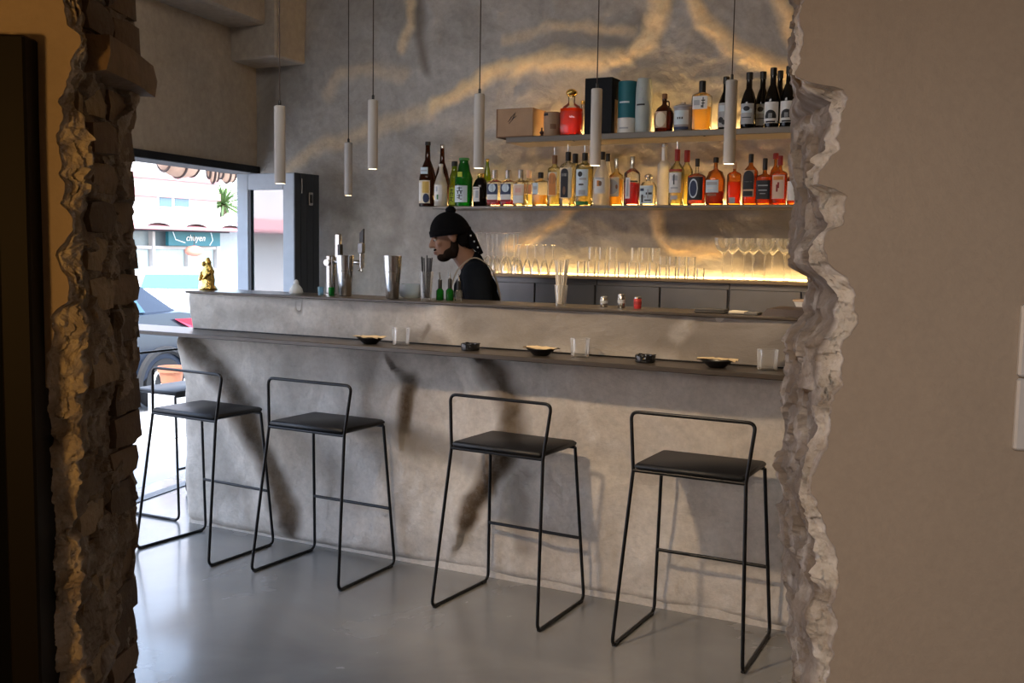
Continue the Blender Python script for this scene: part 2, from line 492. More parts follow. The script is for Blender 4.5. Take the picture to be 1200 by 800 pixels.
me = grid_mesh('wall_back', pos, attrs={'vein': vein, 'stain_shade': stain_shade})
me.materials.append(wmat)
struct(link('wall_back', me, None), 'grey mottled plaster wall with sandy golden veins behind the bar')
mb = MB().box(-5.22, 1.9, YW + 0.05, YW + 0.25, 0, CEIL)
struct(mb.build('wall_back_core', MATS['ceiling_plaster'], smooth=False))

# ---- street facade: black header over the wide opening, plaster above, solid wall nearer the camera
fplaster = plaster_mat('facade_plaster', (0.36, 0.305, 0.24), (0.44, 0.38, 0.31), [], 0.85, 0.2, 1.5, 18)
mb = MB().box(-0.22, 0.0, 0.35 * FK, SW + 0.3, 2.212, CEIL)
mb.box(-0.22, 0.0, -3.6, 0.9 * FK, 0, CEIL)
o = fac_obj(mb, 'wall_left', fplaster); struct(o, 'warm plaster wall above the wide street opening')
mb = MB().box(-0.20, 0.035, 0.9 * FK, SW - 0.02, 2.162, 2.214, 0.004)
o = fac_obj(mb, 'trim_1', MATS['header_black']); struct(o, 'black steel header over the street opening')
mb = MB().box(-0.12, -0.04, 0.9 * FK, SW, -0.02, 0.006)
o = fac_obj(mb, 'trim_2', MATS['frame_dark']); struct(o, 'dark floor track of the folding doors')
# plaster beam along the facade under the ceiling and the lower block at its far end
p0 = atY(283, 70, 5.62); p1 = atY(323, 70, 5.62)
mb = MB().box(xf(5.75) - 0.12, p1.x, 5.62, YW + 0.02, p0.z, CEIL, 0.012)
struct(mb.build('trim_3', fplaster, angle=20), 'plaster block in the corner under the ceiling')
mb = MB().box(-0.05, 0.30, 0.5, 5.62 * FK, 3.15, CEIL, 0.015)
o = fac_obj(mb, 'trim_4', fplaster, smooth=True); struct(o, 'plaster beam running along the street side under the ceiling')

# ---- right wall of the bar room and outer shell of the near room
mb = MB().box(1.6, 1.8, 2.6, YW + 0.2, 0, CEIL)
struct(mb.build('wall_right', fplaster, smooth=False), 'plaster wall closing the bar room')
def near_box(x0, x1, y0, y1, z0, z1, name, m, label=None, bev=0.0, smooth=False):
    o = MB().box(x0, x1, y0, y1, z0, z1, bev).build(name, m, smooth=smooth); o.rotation_euler = (0, 0, YAW)
    return struct(o, label)
near_plaster = plaster_mat('near_plaster', (0.380, 0.318, 0.262), (0.400, 0.338, 0.280), [('raw', (0.26, 0.225, 0.195), 1.0), ('broken', (0.66, 0.61, 0.55), 0.85)], 0.85, 0.16, 1.6, 60, ovl=0.12)
broken_render = plaster_mat('broken_render', (0.30, 0.245, 0.195), (0.42, 0.355, 0.29), [('raw', (0.235, 0.200, 0.172), 0.9), ('broken', (0.84, 0.80, 0.74), 0.95)], 0.92, 0.55, 14, 55, ovl=0.5)
near_box(-2.4, -2.2, -2.6, CF + 0.3, 0, 2.9, 'wall_near_room_left', near_plaster)
near_box(2.2, 2.4, -2.6, CF + 0.3, 0, 2.9, 'wall_near_room_right', near_plaster)
near_box(-2.4, 2.4, -2.8, -2.6, 0, 2.9, 'wall_near_room_back', near_plaster)
near_box(-2.4, 2.4, -2.8, CF + 0.1, 2.85, 3.0, 'ceiling_near_room', MATS['ceiling_plaster'])
near_box(-4.6, 3.2, CF + 0.02, CB, 2.42, CEIL, 'wall_near_lintel', near_plaster, 'wall over the broken opening')
near_box(-4.6, -2.0, CF + 0.02, CB, 0, 2.45, 'wall_near_far_left', near_plaster)
near_box(1.9, 3.2, CF + 0.02, CB, 0, 2.45, 'wall_near_far_right', near_plaster)

# ---- the near wall: plaster skins that end in ragged broken edges on both sides of the opening
def curve_from_px(tab, C):
    pts = sorted([(atC(x, y, C)[1], atC(x, y, C)[0]) for x, y in tab])
    zs = np.array([p[0] for p in pts]); xs = np.array([p[1] for p in pts])
    return lambda z: np.interp(z, zs, xs)
L_FRONT = [(79, -60), (79, 0), (80, 30), (90, 40), (88, 60), (84, 85), (78, 108), (68, 120), (66, 135), (70, 160), (66, 190), (67, 215), (70, 240), (85, 255), (84, 270), (70, 290), (66, 300), (72, 318), (80, 335), (76, 350), (62, 368), (58, 400), (54, 450), (50, 500), (49, 560), (52, 620), (52, 700), (55, 800)]
L_MID = [(96, -60), (96, 0), (96, 60), (92, 90), (84, 112), (100, 140), (106, 160), (98, 190), (97, 240), (96, 300), (95, 350), (98, 400), (92, 450), (88, 520), (86, 600), (90, 700), (95, 800)]
L_BACK = [(158, -60), (158, 0), (158, 110), (157, 150), (156, 200), (155, 300), (157, 350), (159, 400), (160, 440), (159, 480), (158, 520), (157, 560), (156, 600), (156, 650), (155, 700), (156, 750), (160, 800)]
R_FRONT = [(940, -60), (938, 0), (936, 40), (934, 75), (936, 90), (950, 97), (986, 103), (992, 112), (990, 130), (985, 150), (980, 175), (974, 188), (964, 200), (958, 215), (978, 221), (986, 228), (987, 250), (984, 264), (966, 272), (962, 290), (966, 305), (978, 318), (992, 326), (1001, 338), (1003, 375), (996, 392), (986, 404), (986, 440), (983, 470), (978, 490), (972, 515), (962, 545), (953, 572), (958, 598), (966, 612), (970, 625), (980, 640), (984, 670), (982, 700), (980, 735), (972, 760), (968, 800)]
R_MID = [(936, -60), (934, 0), (932, 40), (930, 75), (937, 100), (950, 112), (972, 118), (975, 140), (968, 165), (960, 190), (952, 210), (962, 225), (966, 255), (958, 275), (950, 295), (952, 310), (966, 330), (978, 345), (978, 375), (972, 395), (962, 410), (962, 450), (958, 490), (950, 520), (942, 550), (936, 580), (945, 610), (955, 640), (958, 680), (955, 730), (958, 800)]
R_BACK = [(932, -60), (930, 0), (928, 60), (930, 110), (928, 135), (926, 180), (928, 220), (925, 260), (928, 312), (943, 322), (945, 365), (930, 378), (921, 390), (920, 440), (918, 500), (914, 560), (914, 620), (920, 700), (926, 750), (929, 800)]
zz = np.concatenate([np.linspace(0, .6, 40)[:-1], np.linspace(0.6, 2.3, 420), np.linspace(2.3, 2.44, 14)[1:]])

def near_wall(name, side, far, front, mid, back, label):
    ff, fmid, fb = curve_from_px(front, CF), curve_from_px(mid, CF + 0.035), curve_from_px(back, CB)
    cols = []
    for t in np.concatenate([np.linspace(0, 0.8, 9), np.linspace(0.85, 1.0, 14)]): cols.append(('f', t))
    for t in np.linspace(0.06, 1, 16): cols.append(('l', t))
    for t in np.linspace(0.03, 1, 44): cols.append(('r', t))
    for t in (0.02, 0.1, 0.4, 1.0): cols.append(('b', t))
    n, m = len(cols), len(zz)
    P = np.zeros((n, m, 3)); broken = np.zeros((n, m)); raw = np.zeros((n, m))
    jag = 0.008 * jagged(zz, 24, 3 + side) + 0.005 * jagged(zz, 61, 8 + side) + 0.003 * jagged(zz, 130, 5)
    e = ff(zz) + jag; mi = fmid(zz) + 0.010 * jagged(zz, 20, 14 + side) + 0.006 * jagged(zz, 55, 24 + side)
    bk = fb(zz) + 0.006 * jagged(zz, 30, 34 + side) + 0.004 * jagged(zz, 80, 44 + side)
    for i, (k, t) in enumerate(cols):
        if k == 'f':
            cx = far + (e - far) * t; cy = np.full(m, CF) + 0.002 * fbm(cx * 5, zz * 5, seed=11)
        elif k == 'l':
            jt = 0.005 * worley(zz * 0 + t * 5, zz * 42, 51)[0] + 0.004 * vnoise(zz * 0 + t * 9, zz * 90, seed=52); cx = e + (mi - e) * t + jt * min(1, 3 * t); cy = CF + 0.004 + 0.034 * (t ** 0.7) + (0.007 * worley(cx * 34, zz * 30, 12)[0] + 0.005 * fbm(cx * 60, zz * 60, seed=12)) * min(1, 4 * t)
            broken[i] = np.clip(0.75 + 0.5 * fbm(cx * 18, zz * 18, seed=13), 0, 1) * (1.0 if side > 0 else 0.75); raw[i] = 0.35 * np.clip(fbm(cx * 26, zz * 26, seed=15) * 1.6, 0, 1)
        elif k == 'r':
            cy0 = CF + 0.04; cy = cy0 + (CB - cy0) * t + 0.0 * zz; cx = mi + (bk - mi) * t
            nn = fbm(cy * 11, zz * 11, seed=14 + side, oct=5, gain=0.6); big = fbm(cy * 4, zz * 5, seed=18 + side, oct=2)
            amp = math.sin(math.pi * min(1, max(0, t))) ** 0.5
            wv = worley(cy * 15 + 3 * side, zz * 13, 70 + side)[0]; wv2 = worley(cy * 38, zz * 36, 90 + side)[0]
            d = (0.004 * nn + 0.007 * big + 0.011 * wv + 0.005 * wv2) * (0.35 + 0.65 * amp)
            cx = cx + side * d * (1 if side < 0 else -1) * (-1 if side > 0 else 1) * 1.0
            raw[i] = np.clip(0.75 + 0.35 * nn + 0.35 * wv, 0, 1); broken[i] = np.clip(0.55 * fbm(cy * 20, zz * 20, seed=44, oct=3) - 0.02, 0, 1) * (0.8 if side > 0 else 0.4)
        else:
            cx = bk + (far - bk) * t; cy = np.full(m, CB) + 0.0
        P[i, :, 0] = cx * ct + cy * st; P[i, :, 1] = -cx * st + cy * ct; P[i, :, 2] = zz
    me = grid_mesh(name, P, faces_flip=(side > 0), attrs={'broken': broken, 'raw': raw})
    me.set_sharp_from_angle(angle=R(24))
    me.materials.append(near_plaster); me.materials.append(broken_render)
    kinds = np.array([1 if k in 'lr' else 0 for k, t in cols]); mi_ = np.repeat(np.maximum(kinds[:-1], kinds[1:]), m - 1)
    me.polygons.foreach_set('material_index', mi_.astype(np.int32)); me.update()
    return struct(link(name, me, None), label)
wall_nl = near_wall('wall_near_left', -1, -2.25, L_FRONT, L_MID, L_BACK, 'plaster wall left of the broken opening, bricks bare in its reveal')
wall_nr = near_wall('wall_near_right', 1, 2.25, R_FRONT, R_MID, R_BACK, 'brown plaster wall right of the broken opening, with a chipped edge')

# ---- bare bricks in the left reveal, each its own piece
brick_mats = [mat('brick_a', (0.155, 0.112, 0.082), 0.9, 0, 0.35, 22, 0.5, 50), mat('brick_b', (0.21, 0.155, 0.112), 0.9, 0, 0.35, 22, 0.5, 50),
              mat('brick_c', (0.34, 0.27, 0.19), 0.92, 0, 0.4, 26, 0.7, 60), mat('brick_d', (0.12, 0.092, 0.072), 0.9, 0, 0.3, 22, 0.5, 50)]
def brick_mesh(sx, sy, sz, seed, m):
    mb = MB(); rng = np.random.RandomState(seed)
    n = 3; pts = {}
    def vid(i, j, k):
        key = (i, j, k)
        if key not in pts:
            p = np.array([(i / 2 - .5) * sx, (j / 2 - .5) * sy, (k / 2 - .5) * sz]); c = (i != 1) + (j != 1) + (k != 1)
            p = p * (1 - 0.045 * (c - 1)) + rng.uniform(-1, 1, 3) * 0.0045
            pts[key] = len(mb.v); mb.v.append(tuple(p))
        return pts[key]
    for a in range(3):
        for s in (0, 2):
            for u in range(2):
                for w in range(2):
                    q = []
                    for du, dw in ((0, 0), (1, 0), (1, 1), (0, 1)):
                        ijk = [0, 0, 0]; ijk[a] = s; ijk[(a + 1) % 3] = u + du; ijk[(a + 2) % 3] = w + dw; q.append(vid(*ijk))
                    mb.f.append(tuple(q if s else q[::-1]))
    me = mb.mesh('brick', True, 30); me.materials.append(m); return me
front_m = [brick_mesh(0.11, 0.125, 0.062, 10 + i, brick_mats[(0, 1, 2, 3, 2)[i]]) for i in range(5)]
back_m = [brick_mesh(0.12, 0.150, 0.064, 30 + i, brick_mats[(0, 3, 1)[i]]) for i in range(3)]
long_m = [brick_mesh(0.15, 0.300, 0.070, 50 + i, brick_mats[(1, 0)[i]]) for i in range(2)]
rng = random.Random(3)
fb_l = curve_from_px([(x + 9, y) for x, y in L_BACK], CB); fm_l = curve_from_px(L_MID, CF + 0.035)
row = 0; z = 0.52
while z < 2.36:
    z += 0.0735; row += 1
    py_here = None
    low = z < 1.40
    cxb, cxm = float(fb_l(z)), float(fm_l(z))
    def put(me, cyc, cxface, halfx, dz=0.0, rot=0.0, name='brick'):
        o = link(name, me, None, wall_nl, c2w(cxface - halfx, cyc, z + dz)); o.rotation_euler = (rng.uniform(-.03, .03), rng.uniform(-.05, .05), YAW + rot)
    if abs(z - 1.99) < 0.037:                      # the long brick that sticks out near the top
        put(long_m[0], 2.06, cxb + 0.040, 0.075, 0, 0.05); continue
    if z > 2.08:
        put(long_m[1] if row % 2 else back_m[0], 2.12, cxb + (0.05 if row % 2 else 0.0), 0.075 if row % 2 else 0.06); 
        put(front_m[3], 1.965, cxm + 0.006, 0.055); continue
    mid_face = cxm + (cxb - cxm) * 0.38
    put(front_m[rng.randrange(5)], 1.985 + rng.uniform(-.01, .01), mid_face + rng.uniform(-.012, .016) - (0.006 if low else 0), 0.055)
    put(back_m[rng.randrange(3)], 2.135 + rng.uniform(-.006, .006), cxb + rng.uniform(-.010, .006) - (0.004 if low else 0), 0.06)

# ---- black door at the far left of the near wall
dz = atC(25, 40, CF - 0.05)[1]; dx = atC(38, 420, CF - 0.05)[0]
d1 = bpy.data.objects.new('door_1', None); col.objects.link(d1); d1.rotation_euler = (0, 0, YAW)
struct(d1, 'black door at the left end of the near wall')
MB().box(dx - 0.055, dx, CF - 0.05, CF + 0.03, 0, dz, 0.004).build('door_frame', 'header_black', d1, angle=25)
MB().box(dx - 0.98, dx - 0.056, CF - 0.05, CF + 0.03, dz - 0.055, dz, 0.004).build('door_frame_head', 'header_black', d1, angle=25)
leaf = MB().box(dx - 0.975, dx - 0.058, CF - 0.028, CF + 0.012, 0.01, dz - 0.058, 0.003).build('door_leaf', mat('door_black', (0.004, 0.005, 0.008), 0.8, spec=0.05), d1, angle=25)
MB().tube(fillet([(dx - 0.90, CF - 0.03, 1.02), (dx - 0.90, CF - 0.08, 1.02), (dx - 0.78, CF - 0.08, 1.02)], 0.015), 0.009).build('door_handle', 'steel', leaf)

# ---- folded stack of glazed doors at the far end of the street opening
fd = bpy.data.objects.new('door_2', None); col.objects.link(fd)
struct(fd, 'blue-grey glazed folding door stacked beside the street opening')
a = atY(277, 204, 5.46); b = atY(345, 204, 5.46)
DX0, DX1, DT = a.x, b.x, 2.125
mirror_glass, nt, n, l, p = new_mat('window_glass')
p.inputs['Base Color'].default_value = (0.05, 0.075, 0.085, 1); p.inputs['Roughness'].default_value = 0.03; p.inputs['Metallic'].default_value = 0.0
p.inputs['Specular IOR Level'].default_value = 1.0; p.inputs['IOR'].default_value = 2.2; p.inputs['Coat Weight'].default_value = 1.0
for i in range(4):
    y0 = 5.46 + i * 0.066; y1 = y0 + 0.052; st_w = 0.10
    lf = bpy.data.objects.new('door_leaf', None); col.objects.link(lf); lf.parent = fd
    m = 'frame_blue_grey' if i == 0 else 'frame_dark'
    mb = MB()
    MB().box(DX0, DX0 + st_w, y0, y1, 0.03, DT, 0.004).build('stile', m, lf, angle=25)
    MB().box(DX1 - st_w, DX1 - 0.004, y0, y1, 0.03, DT, 0.004).build('stile', m, lf, angle=25)
    MB().box(DX1 - 0.004, DX1, y0 + 0.002, y1 + 0.012, 0.03, DT).build('edge_seal', 'frame_dark', lf, smooth=False)
    MB().box(DX0 + st_w, DX1 - st_w, y0, y1, DT - 0.11, DT, 0.004).build('top_rail', m, lf, angle=25)
    MB().box(DX0 + st_w, DX1 - st_w, y0, y1, 0.03, 0.20, 0.004).build('bottom_rail', m, lf, angle=25)
    MB().box(DX0 + st_w, DX1 - st_w, y0 + 0.022, y0 + 0.030, 0.20, DT - 0.11).build('pane', mirror_glass, lf, smooth=False)
    MB().box(DX0 + st_w, DX0 + st_w + 0.02, y0 + 0.006, y0 + 0.022, 0.20, DT - 0.11).build('glazing_bead', 'frame_dark', lf, smooth=False)
pl = atX(364, 233, DX1 + 0.006)
MB().box(DX1, DX1 + 0.012, pl.y - 0.022, pl.y + 0.022, pl.z - 0.045, pl.z + 0.045, 0.004).build('lock_plate', 'steel', fd, angle=25)
MB().box(DX1 + 0.011, DX1 + 0.016, pl.y - 0.010, pl.y + 0.010, pl.z - 0.028, pl.z + 0.028).build('lock_slot', 'black_plastic', fd, smooth=False)
ph = atX(354, 210, DX1 + 0.01)
MB().box(DX1, DX1 + 0.01, ph.y - 0.006, ph.y + 0.006, 1.99, 2.09, 0.002).build('hinge', 'steel', fd, angle=25)

# ---- light switches on the near wall's right end
sw = atC(1186, 527, CF - 0.004); zb = sw[1]
for k, (z0, z1) in enumerate(((zb, zb + 0.132), (zb + 0.135, zb + 0.267))):
    t = thing('light_switch', ['lower white light switch plate at the right end of the near wall', 'upper white light switch plate at the right end of the near wall'][k], 'light switch', c2w(sw[0], CF, z0), YAW, 'white light switches on the near wall')
    h = z1 - z0
    MB().box(0, 0.092, -0.012, 0.002, 0, h, 0.004).build('plate', 'white_plastic', t, angle=25)
    MB().box(0.026, 0.066, -0.018, -0.011, 0.03, h - 0.03, 0.003).build('rocker', 'white_plastic', t, angle=25)

# ================================================================== THE BAR
BX0, BX1 = -4.43, 1.0
bar_mat = plaster_mat('bar_plaster', (0.42, 0.378, 0.328), (0.54, 0.495, 0.44), [('stain_shade', (0.085, 0.056, 0.032), 1.0), ('grey', (0.17, 0.150, 0.128), 0.85), ('pale', (0.60, 0.57, 0.53), 0.6)], 0.82, 0.28, 2.4, 30)
bar = thing('bar_counter', 'long rough plaster bar counter with brown streaks shaded along its creases', 'bar counter', (0, 0, 0))
def barpts(px): return [(atY(x, y, YB).x, atY(x, y, YB).z) for x, y in px]
def bar_skin(name, x0, z0, z1, ny, depth, rad, seed, base_in=0.0):
    """front, rounded left end and left side as one lumpy skin"""
    path = [(x0 + rad, 'n')]
    xs = []
    for t in np.linspace(0, 1, 14)[:-1]: xs.append((x0, YB + depth - (depth - rad) * t, (-1, 0)))
    for a in np.linspace(0, math.pi / 2, 9): xs.append((x0 + rad - rad * math.cos(a), YB + rad - rad * math.sin(a), (-math.cos(a), -math.sin(a))))
    for x in np.linspace(x0 + rad + 0.015, -0.75, 300): xs.append((x, YB, (0, -1)))
    for x in (-0.4, 0.0, 0.5, BX1): xs.append((x, YB, (0, -1)))
    Z = np.linspace(z0, z1, ny); n = len(xs)
    X = np.array([p[0] for p in xs])[:, None] + 0 * Z; Y = np.array([p[1] for p in xs])[:, None] + 0 * Z
    NX = np.array([p[2][0] for p in xs])[:, None]; NY = np.array([p[2][1] for p in xs])[:, None]; ZZ = Z[None, :] + 0 * X
    d = 0.018 * fbm(X * 2.2 + Y, ZZ * 2.2, seed=seed, oct=4) + 0.004 * fbm(X * 9, ZZ * 9 + Y, seed=seed + 5, oct=3)
    edge = np.clip((ZZ - z0) / 0.06, 0, 1)
    d = d - base_in * (1 - edge) ** 2
    wx = X + 0.03 * fbm(X * 5, ZZ * 5, seed=60, oct=3); wz = ZZ + 0.03 * fbm(X * 5, ZZ * 5, seed=66, oct=3)
    def bnd(pts, wid):
        dd = poly_dist(wx, wz, barpts(pts)); return np.clip(1.5 - 1.25 * dd / wid, 0, 1)
    stain_shade = np.zeros_like(X); grey = np.zeros_like(X); pale = np.zeros_like(X)  # the long dark streaks paint the creases' shade into the plaster colour
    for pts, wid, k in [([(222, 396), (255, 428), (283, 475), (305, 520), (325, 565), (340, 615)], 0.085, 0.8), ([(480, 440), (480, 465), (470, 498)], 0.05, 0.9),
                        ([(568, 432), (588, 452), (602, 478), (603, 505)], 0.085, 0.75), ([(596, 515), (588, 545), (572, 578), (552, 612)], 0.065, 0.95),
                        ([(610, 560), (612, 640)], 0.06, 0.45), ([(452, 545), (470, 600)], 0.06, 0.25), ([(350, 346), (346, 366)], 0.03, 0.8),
                        ([(480, 400), (500, 392), (520, 398)], 0.05, 0.4), ([(500, 382), (490, 395)], 0.02, 0.6), ([(760, 395), (800, 412), (850, 405), (930, 412)], 0.10, 0.55)]:  # last band: darker right part of the upper block
        stain_shade = np.maximum(stain_shade, bnd(pts, wid) * k)
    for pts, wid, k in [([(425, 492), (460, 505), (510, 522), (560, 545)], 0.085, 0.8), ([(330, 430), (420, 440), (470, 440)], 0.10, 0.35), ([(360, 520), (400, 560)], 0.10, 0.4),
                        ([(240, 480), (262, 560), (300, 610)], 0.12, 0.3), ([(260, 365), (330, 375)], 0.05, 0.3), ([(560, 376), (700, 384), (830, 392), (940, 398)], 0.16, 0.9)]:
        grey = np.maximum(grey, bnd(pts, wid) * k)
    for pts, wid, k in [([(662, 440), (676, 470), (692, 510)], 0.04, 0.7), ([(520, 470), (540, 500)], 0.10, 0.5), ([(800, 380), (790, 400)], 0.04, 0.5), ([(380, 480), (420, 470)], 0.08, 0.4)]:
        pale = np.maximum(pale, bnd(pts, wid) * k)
    if z0 == 0.0:
        for pts, w_, A in [([(215, 392), (252, 424), (280, 470), (302, 515), (322, 560), (338, 615)], 0.055, 0.050), ([(468, 432), (484, 444), (480, 466), (470, 500)], 0.035, 0.032),
                           ([(566, 428), (588, 452), (600, 478), (602, 512), (590, 545), (572, 582), (548, 618)], 0.045, 0.036), ([(440, 380), (420, 470), (445, 560), (470, 640)], 0.09, 0.02)]:
            d = d + ridge_profile(wx, wz, barpts(pts), w_, A) * np.clip((ZZ - 0.02) / 0.1, 0, 1)
        d = d - 0.012
    d = d - 0.006 * stain_shade
    P = np.stack([X + NX * d, Y + NY * d, ZZ], -1)
    me = grid_mesh(name, P, attrs={'stain_shade': stain_shade, 'grey': grey, 'pale': pale}); me.materials.append(bar_mat)
    return link(name, me, None, bar)
bar_skin('lower_block', BX0, 0.0, ZL - 0.022, 90, 0.30, 0.07, 101, 0.05)
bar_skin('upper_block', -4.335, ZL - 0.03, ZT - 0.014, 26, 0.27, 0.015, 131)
MB().box(-4.40, BX1, YB + 0.03, YB + 0.29, 0.0, ZL - 0.024).build('core', bar_mat, bar, smooth=False)
MB().box(-4.32, BX1, YB + 0.02, YB + 0.265, ZL - 0.03, ZT - 0.016).build('upper_core', bar_mat, bar, smooth=False)
o = MB().box(-4.86, BX1, 4.135, YB + 0.06, ZL - 0.022, ZL, 0.003).build('bar_ledge', 'dark_slab', angle=25)
tag(o, 'narrow dark metal ledge running along the bar front above the stools', 'ledge')
MB().box(-4.30, BX1, YB - 0.014, YB - 0.002, ZL, ZL + 0.006).build('back_strip', 'black_metal', o, smooth=False)
o = MB().box(-4.36, BX1, YB - 0.022, YB + 0.30, ZT - 0.014, ZT, 0.003).build('bar_worktop', 'dark_slab', angle=25)
tag(o, 'thin dark metal top of the bar where the shakers stand', 'worktop')

# ---- stools
def make_stool():
    t = thing('bar_stool', 'black wire bar stool', 'stool')
    wr, wf, L = 0.275, 0.264, 0.479; r = 0.0078
    for s in (-1, 1):
        path = fillet([(s * 0.237, 0.095, 0.738), (s * wr, 0.0, r), (s * wf, L, r), (s * 0.228, 0.425, 0.738)], 0.04, 6)
        MB().tube(path, r, 10).build('leg_frame', 'black_metal', t)
        for y, xx in ((0.035, wr - 0.002), (L - 0.045, wf + 0.001)):
            MB().box(s * xx - 0.009, s * xx + 0.009, y - 0.02, y + 0.02, 0.0, 0.012, 0.002).build('foot_pad', 'black_plastic', t)
    path = fillet([(-0.237, 0.095, 0.738), (-0.262, 0.118, 0.978), (0.262, 0.118, 0.978), (0.237, 0.095, 0.738)], 0.035, 6)
    MB().tube(path, r, 10).build('backrest', 'black_metal', t)
    MB().tube([(-0.246, 0.452, 0.306), (0.246, 0.452, 0.306)], r, 10).build('footrest', 'black_metal', t)
    MB().tube([(-0.235, 0.095, 0.737), (0.235, 0.095, 0.737)], r, 10).build('seat_rail', 'black_metal', t)
    MB().tube([(-0.228, 0.425, 0.737), (0.228, 0.425, 0.737)], r, 10).build('seat_rail', 'black_metal', t)
    MB().box(-0.232, 0.232, 0.085, 0.440, 0.742, 0.768, 0.009).build('seat', 'black_leather', t, angle=50)
    return t
proto = make_stool()
spots = [(-3.963, 3.850, -3.5, 'leftmost of the four black wire bar stools along the bar front'), (-3.169, 3.868, -1.6, 'second black wire bar stool from the left along the bar front'),
         (-2.114, 3.875, -2.8, 'third black wire bar stool from the left, below the dark ashtray'), (-1.224, 3.868, -0.7, 'rightmost black wire bar stool, nearest the chipped right wall edge'),
         (-4.94, 4.665, -90.0, 'partly hidden black wire stool at the street end of the bar')]
for i, (x, y, a, lab) in enumerate(spots):
    o = proto if i == 0 else copy_tree(proto)
    o.location = (x, y, 0); o.rotation_euler = (0, 0, R(a)); o['label'] = lab; o['group'] = 'black wire bar stools'

# ---- pendants
PEND = [(328, 124, 215, 3.89, 'pendant lamp hanging lowest at the left, in front of the folding door'), (408.3, 167, 229, 5.55, 'small-looking pendant lamp farthest back, close to the plaster wall'),
        (437, 117, 198, 4.55, 'pendant lamp third from the left, above the cocktail shakers'), (561.5, 110, 197, 4.55, 'pendant lamp over the bartender, left of the wooden box'),
        (698.5, 104, 194, 4.55, 'pendant lamp in front of the tall black box'), (856, 94, 192, 4.55, 'pendant lamp at the right, in front of the dark wine bottles')]
for i, (px, y0, y1, Y, lab) in enumerate(PEND):
    top, bot = atY(px, y0, Y), atY(px, y1, Y)
    x = (top.x + bot.x) / 2; zb, zt = bot.z, top.z
    t = thing('pendant_lamp', 'grey tube ' + lab, 'lamp', (x, Y, zb), 0, 'grey tube pendant lamps over the bar')
    L = zt - zb; r = 0.0262
    mb = MB(); mb.lathe([(r, 0.0), (r, L - 0.004), (r - 0.004, L)], 24, cap0=False); mb.lathe([(r - 0.003, 0.0), (r - 0.003, 0.05)], 24, cap0=False, cap1=False)
    rr = [(r * math.cos(2 * math.pi * k / 24), r * math.sin(2 * math.pi * k / 24), 0) for k in range(24)]; ri = [(a * 0.885, b * 0.885, 0) for a, b, c in rr]
    mb.rows([rr, ri], False, False)
    mb.build('shade', 'pendant_grey', t)
    MB().lathe([(0.0225, 0.008), (0.0225, 0.011)], 20).build('bulb', 'bulb', t)
    MB().lathe([(0.007, L), (0.007, L + 0.022), (0.004, L + 0.026)], 10).build('cord_grip', 'black_plastic', t)
    MB().tube([(0, 0, L + 0.02), (0, 0, CEIL - zb - 0.03)], 0.0028, 6).build('cord', 'cord_brown', t)
    MB().lathe([(0.045, CEIL - zb - 0.03), (0.045, CEIL - zb)], 20).build('ceiling_cup', 'pendant_grey', t)
    s = add_light('pendant_beam', 'SPOT', (0, 0, -0.005), 9.0, (1.0, 0.74, 0.46), size=0.02, spot=70, blend=0.6); s.parent = t; s.rotation_euler = (0, 0, 0)

# ---- shelves on the back wall
ZS1, ZS2, ZC = 1.889, 2.29, 1.488            # lower shelf, upper shelf (undersides), back counter top
SY = 5.65                                    # shelf front
UX0 = atY(592.5, 169, SY).x; LX0 = atY(506, 245, SY).x
def wall_shelf(name, label, x0, z0, th, y0):
    o = MB().box(x0, 0.9, y0, YW - 0.002, z0, z0 + th, 0.003).build(name, 'shelf_steel', angle=25)
    tag(o, label, 'shelf')
    MB().box(x0 + 0.04, 0.88, YW - 0.055, YW - 0.030, z0 + th - 0.002, z0 + th + 0.006).build('light_strip', 'led_warm', o, smooth=False)
    for k in range(4): MB().box(x0 + 0.45 + k * 0.8, x0 + 0.456 + k * 0.8, y0 - 0.001, y0 + 0.02, z0 - 0.003, z0).build('seam', 'black_metal', o, smooth=False)
    return o
upper = wall_shelf('wall_shelf', 'short upper wall shelf with wooden box, tins and wine bottles', UX0, ZS2, 0.035, SY)
lower = wall_shelf('wall_shelf', 'long lower wall shelf crowded with liquor bottles', LX0, ZS1, 0.018, SY)
ZU, ZLo = ZS2 + 0.035, ZS1 + 0.018
# back counter: steel cabinets under a pale lit top
o = MB().box(-3.16, 0.9, 5.60, YW - 0.002, ZC - 0.016, ZC, 0.002).build('back_counter_top', mat('counter_top', (0.34, 0.24, 0.14), 0.3, 0.2), angle=25)
tag(o, 'glowing counter top behind the bar crowded with glasses', 'worktop')
MB().box(-3.14, 0.88, YW - 0.055, YW - 0.022, ZC - 0.002, ZC + 0.008).build('light_strip', 'led_counter', o, smooth=False)
cabx = [-3.14, -2.34, -1.54, -0.74, 0.06, 0.86]
for i in range(5):
    t = thing('back_cabinet', ['steel cabinet beside the bartender under the glowing back counter', 'steel cabinet below the stacked rocks glasses', 'steel cabinet below the coupe glasses', 'steel cabinet under the back counter, half hidden by the chipped wall', 'last steel cabinet under the back counter, behind the wall'][i], 'cabinet', ((cabx[i] + cabx[i + 1]) / 2, 5.63, 0), 0, 'steel cabinets under the back counter')
    w = (cabx[i + 1] - cabx[i]) / 2 - 0.002
    MB().box(-w, w, 0.02, YW - 5.70, 0.0, ZC - 0.017).build('body', 'brushed_steel', t, smooth=False)
    for s in (-1, 1):
        d = MB().box(s * w / 2 - w / 2 + 0.004, s * w / 2 + w / 2 - 0.004, 0.0, 0.02, 0.12, ZC - 0.05, 0.003).build('door', 'brushed_steel', t, angle=25)
        MB().tube([(s * 0.04, -0.02, 0.9), (s * 0.04, -0.02, 1.15)], 0.006).build('handle', 'steel', d)

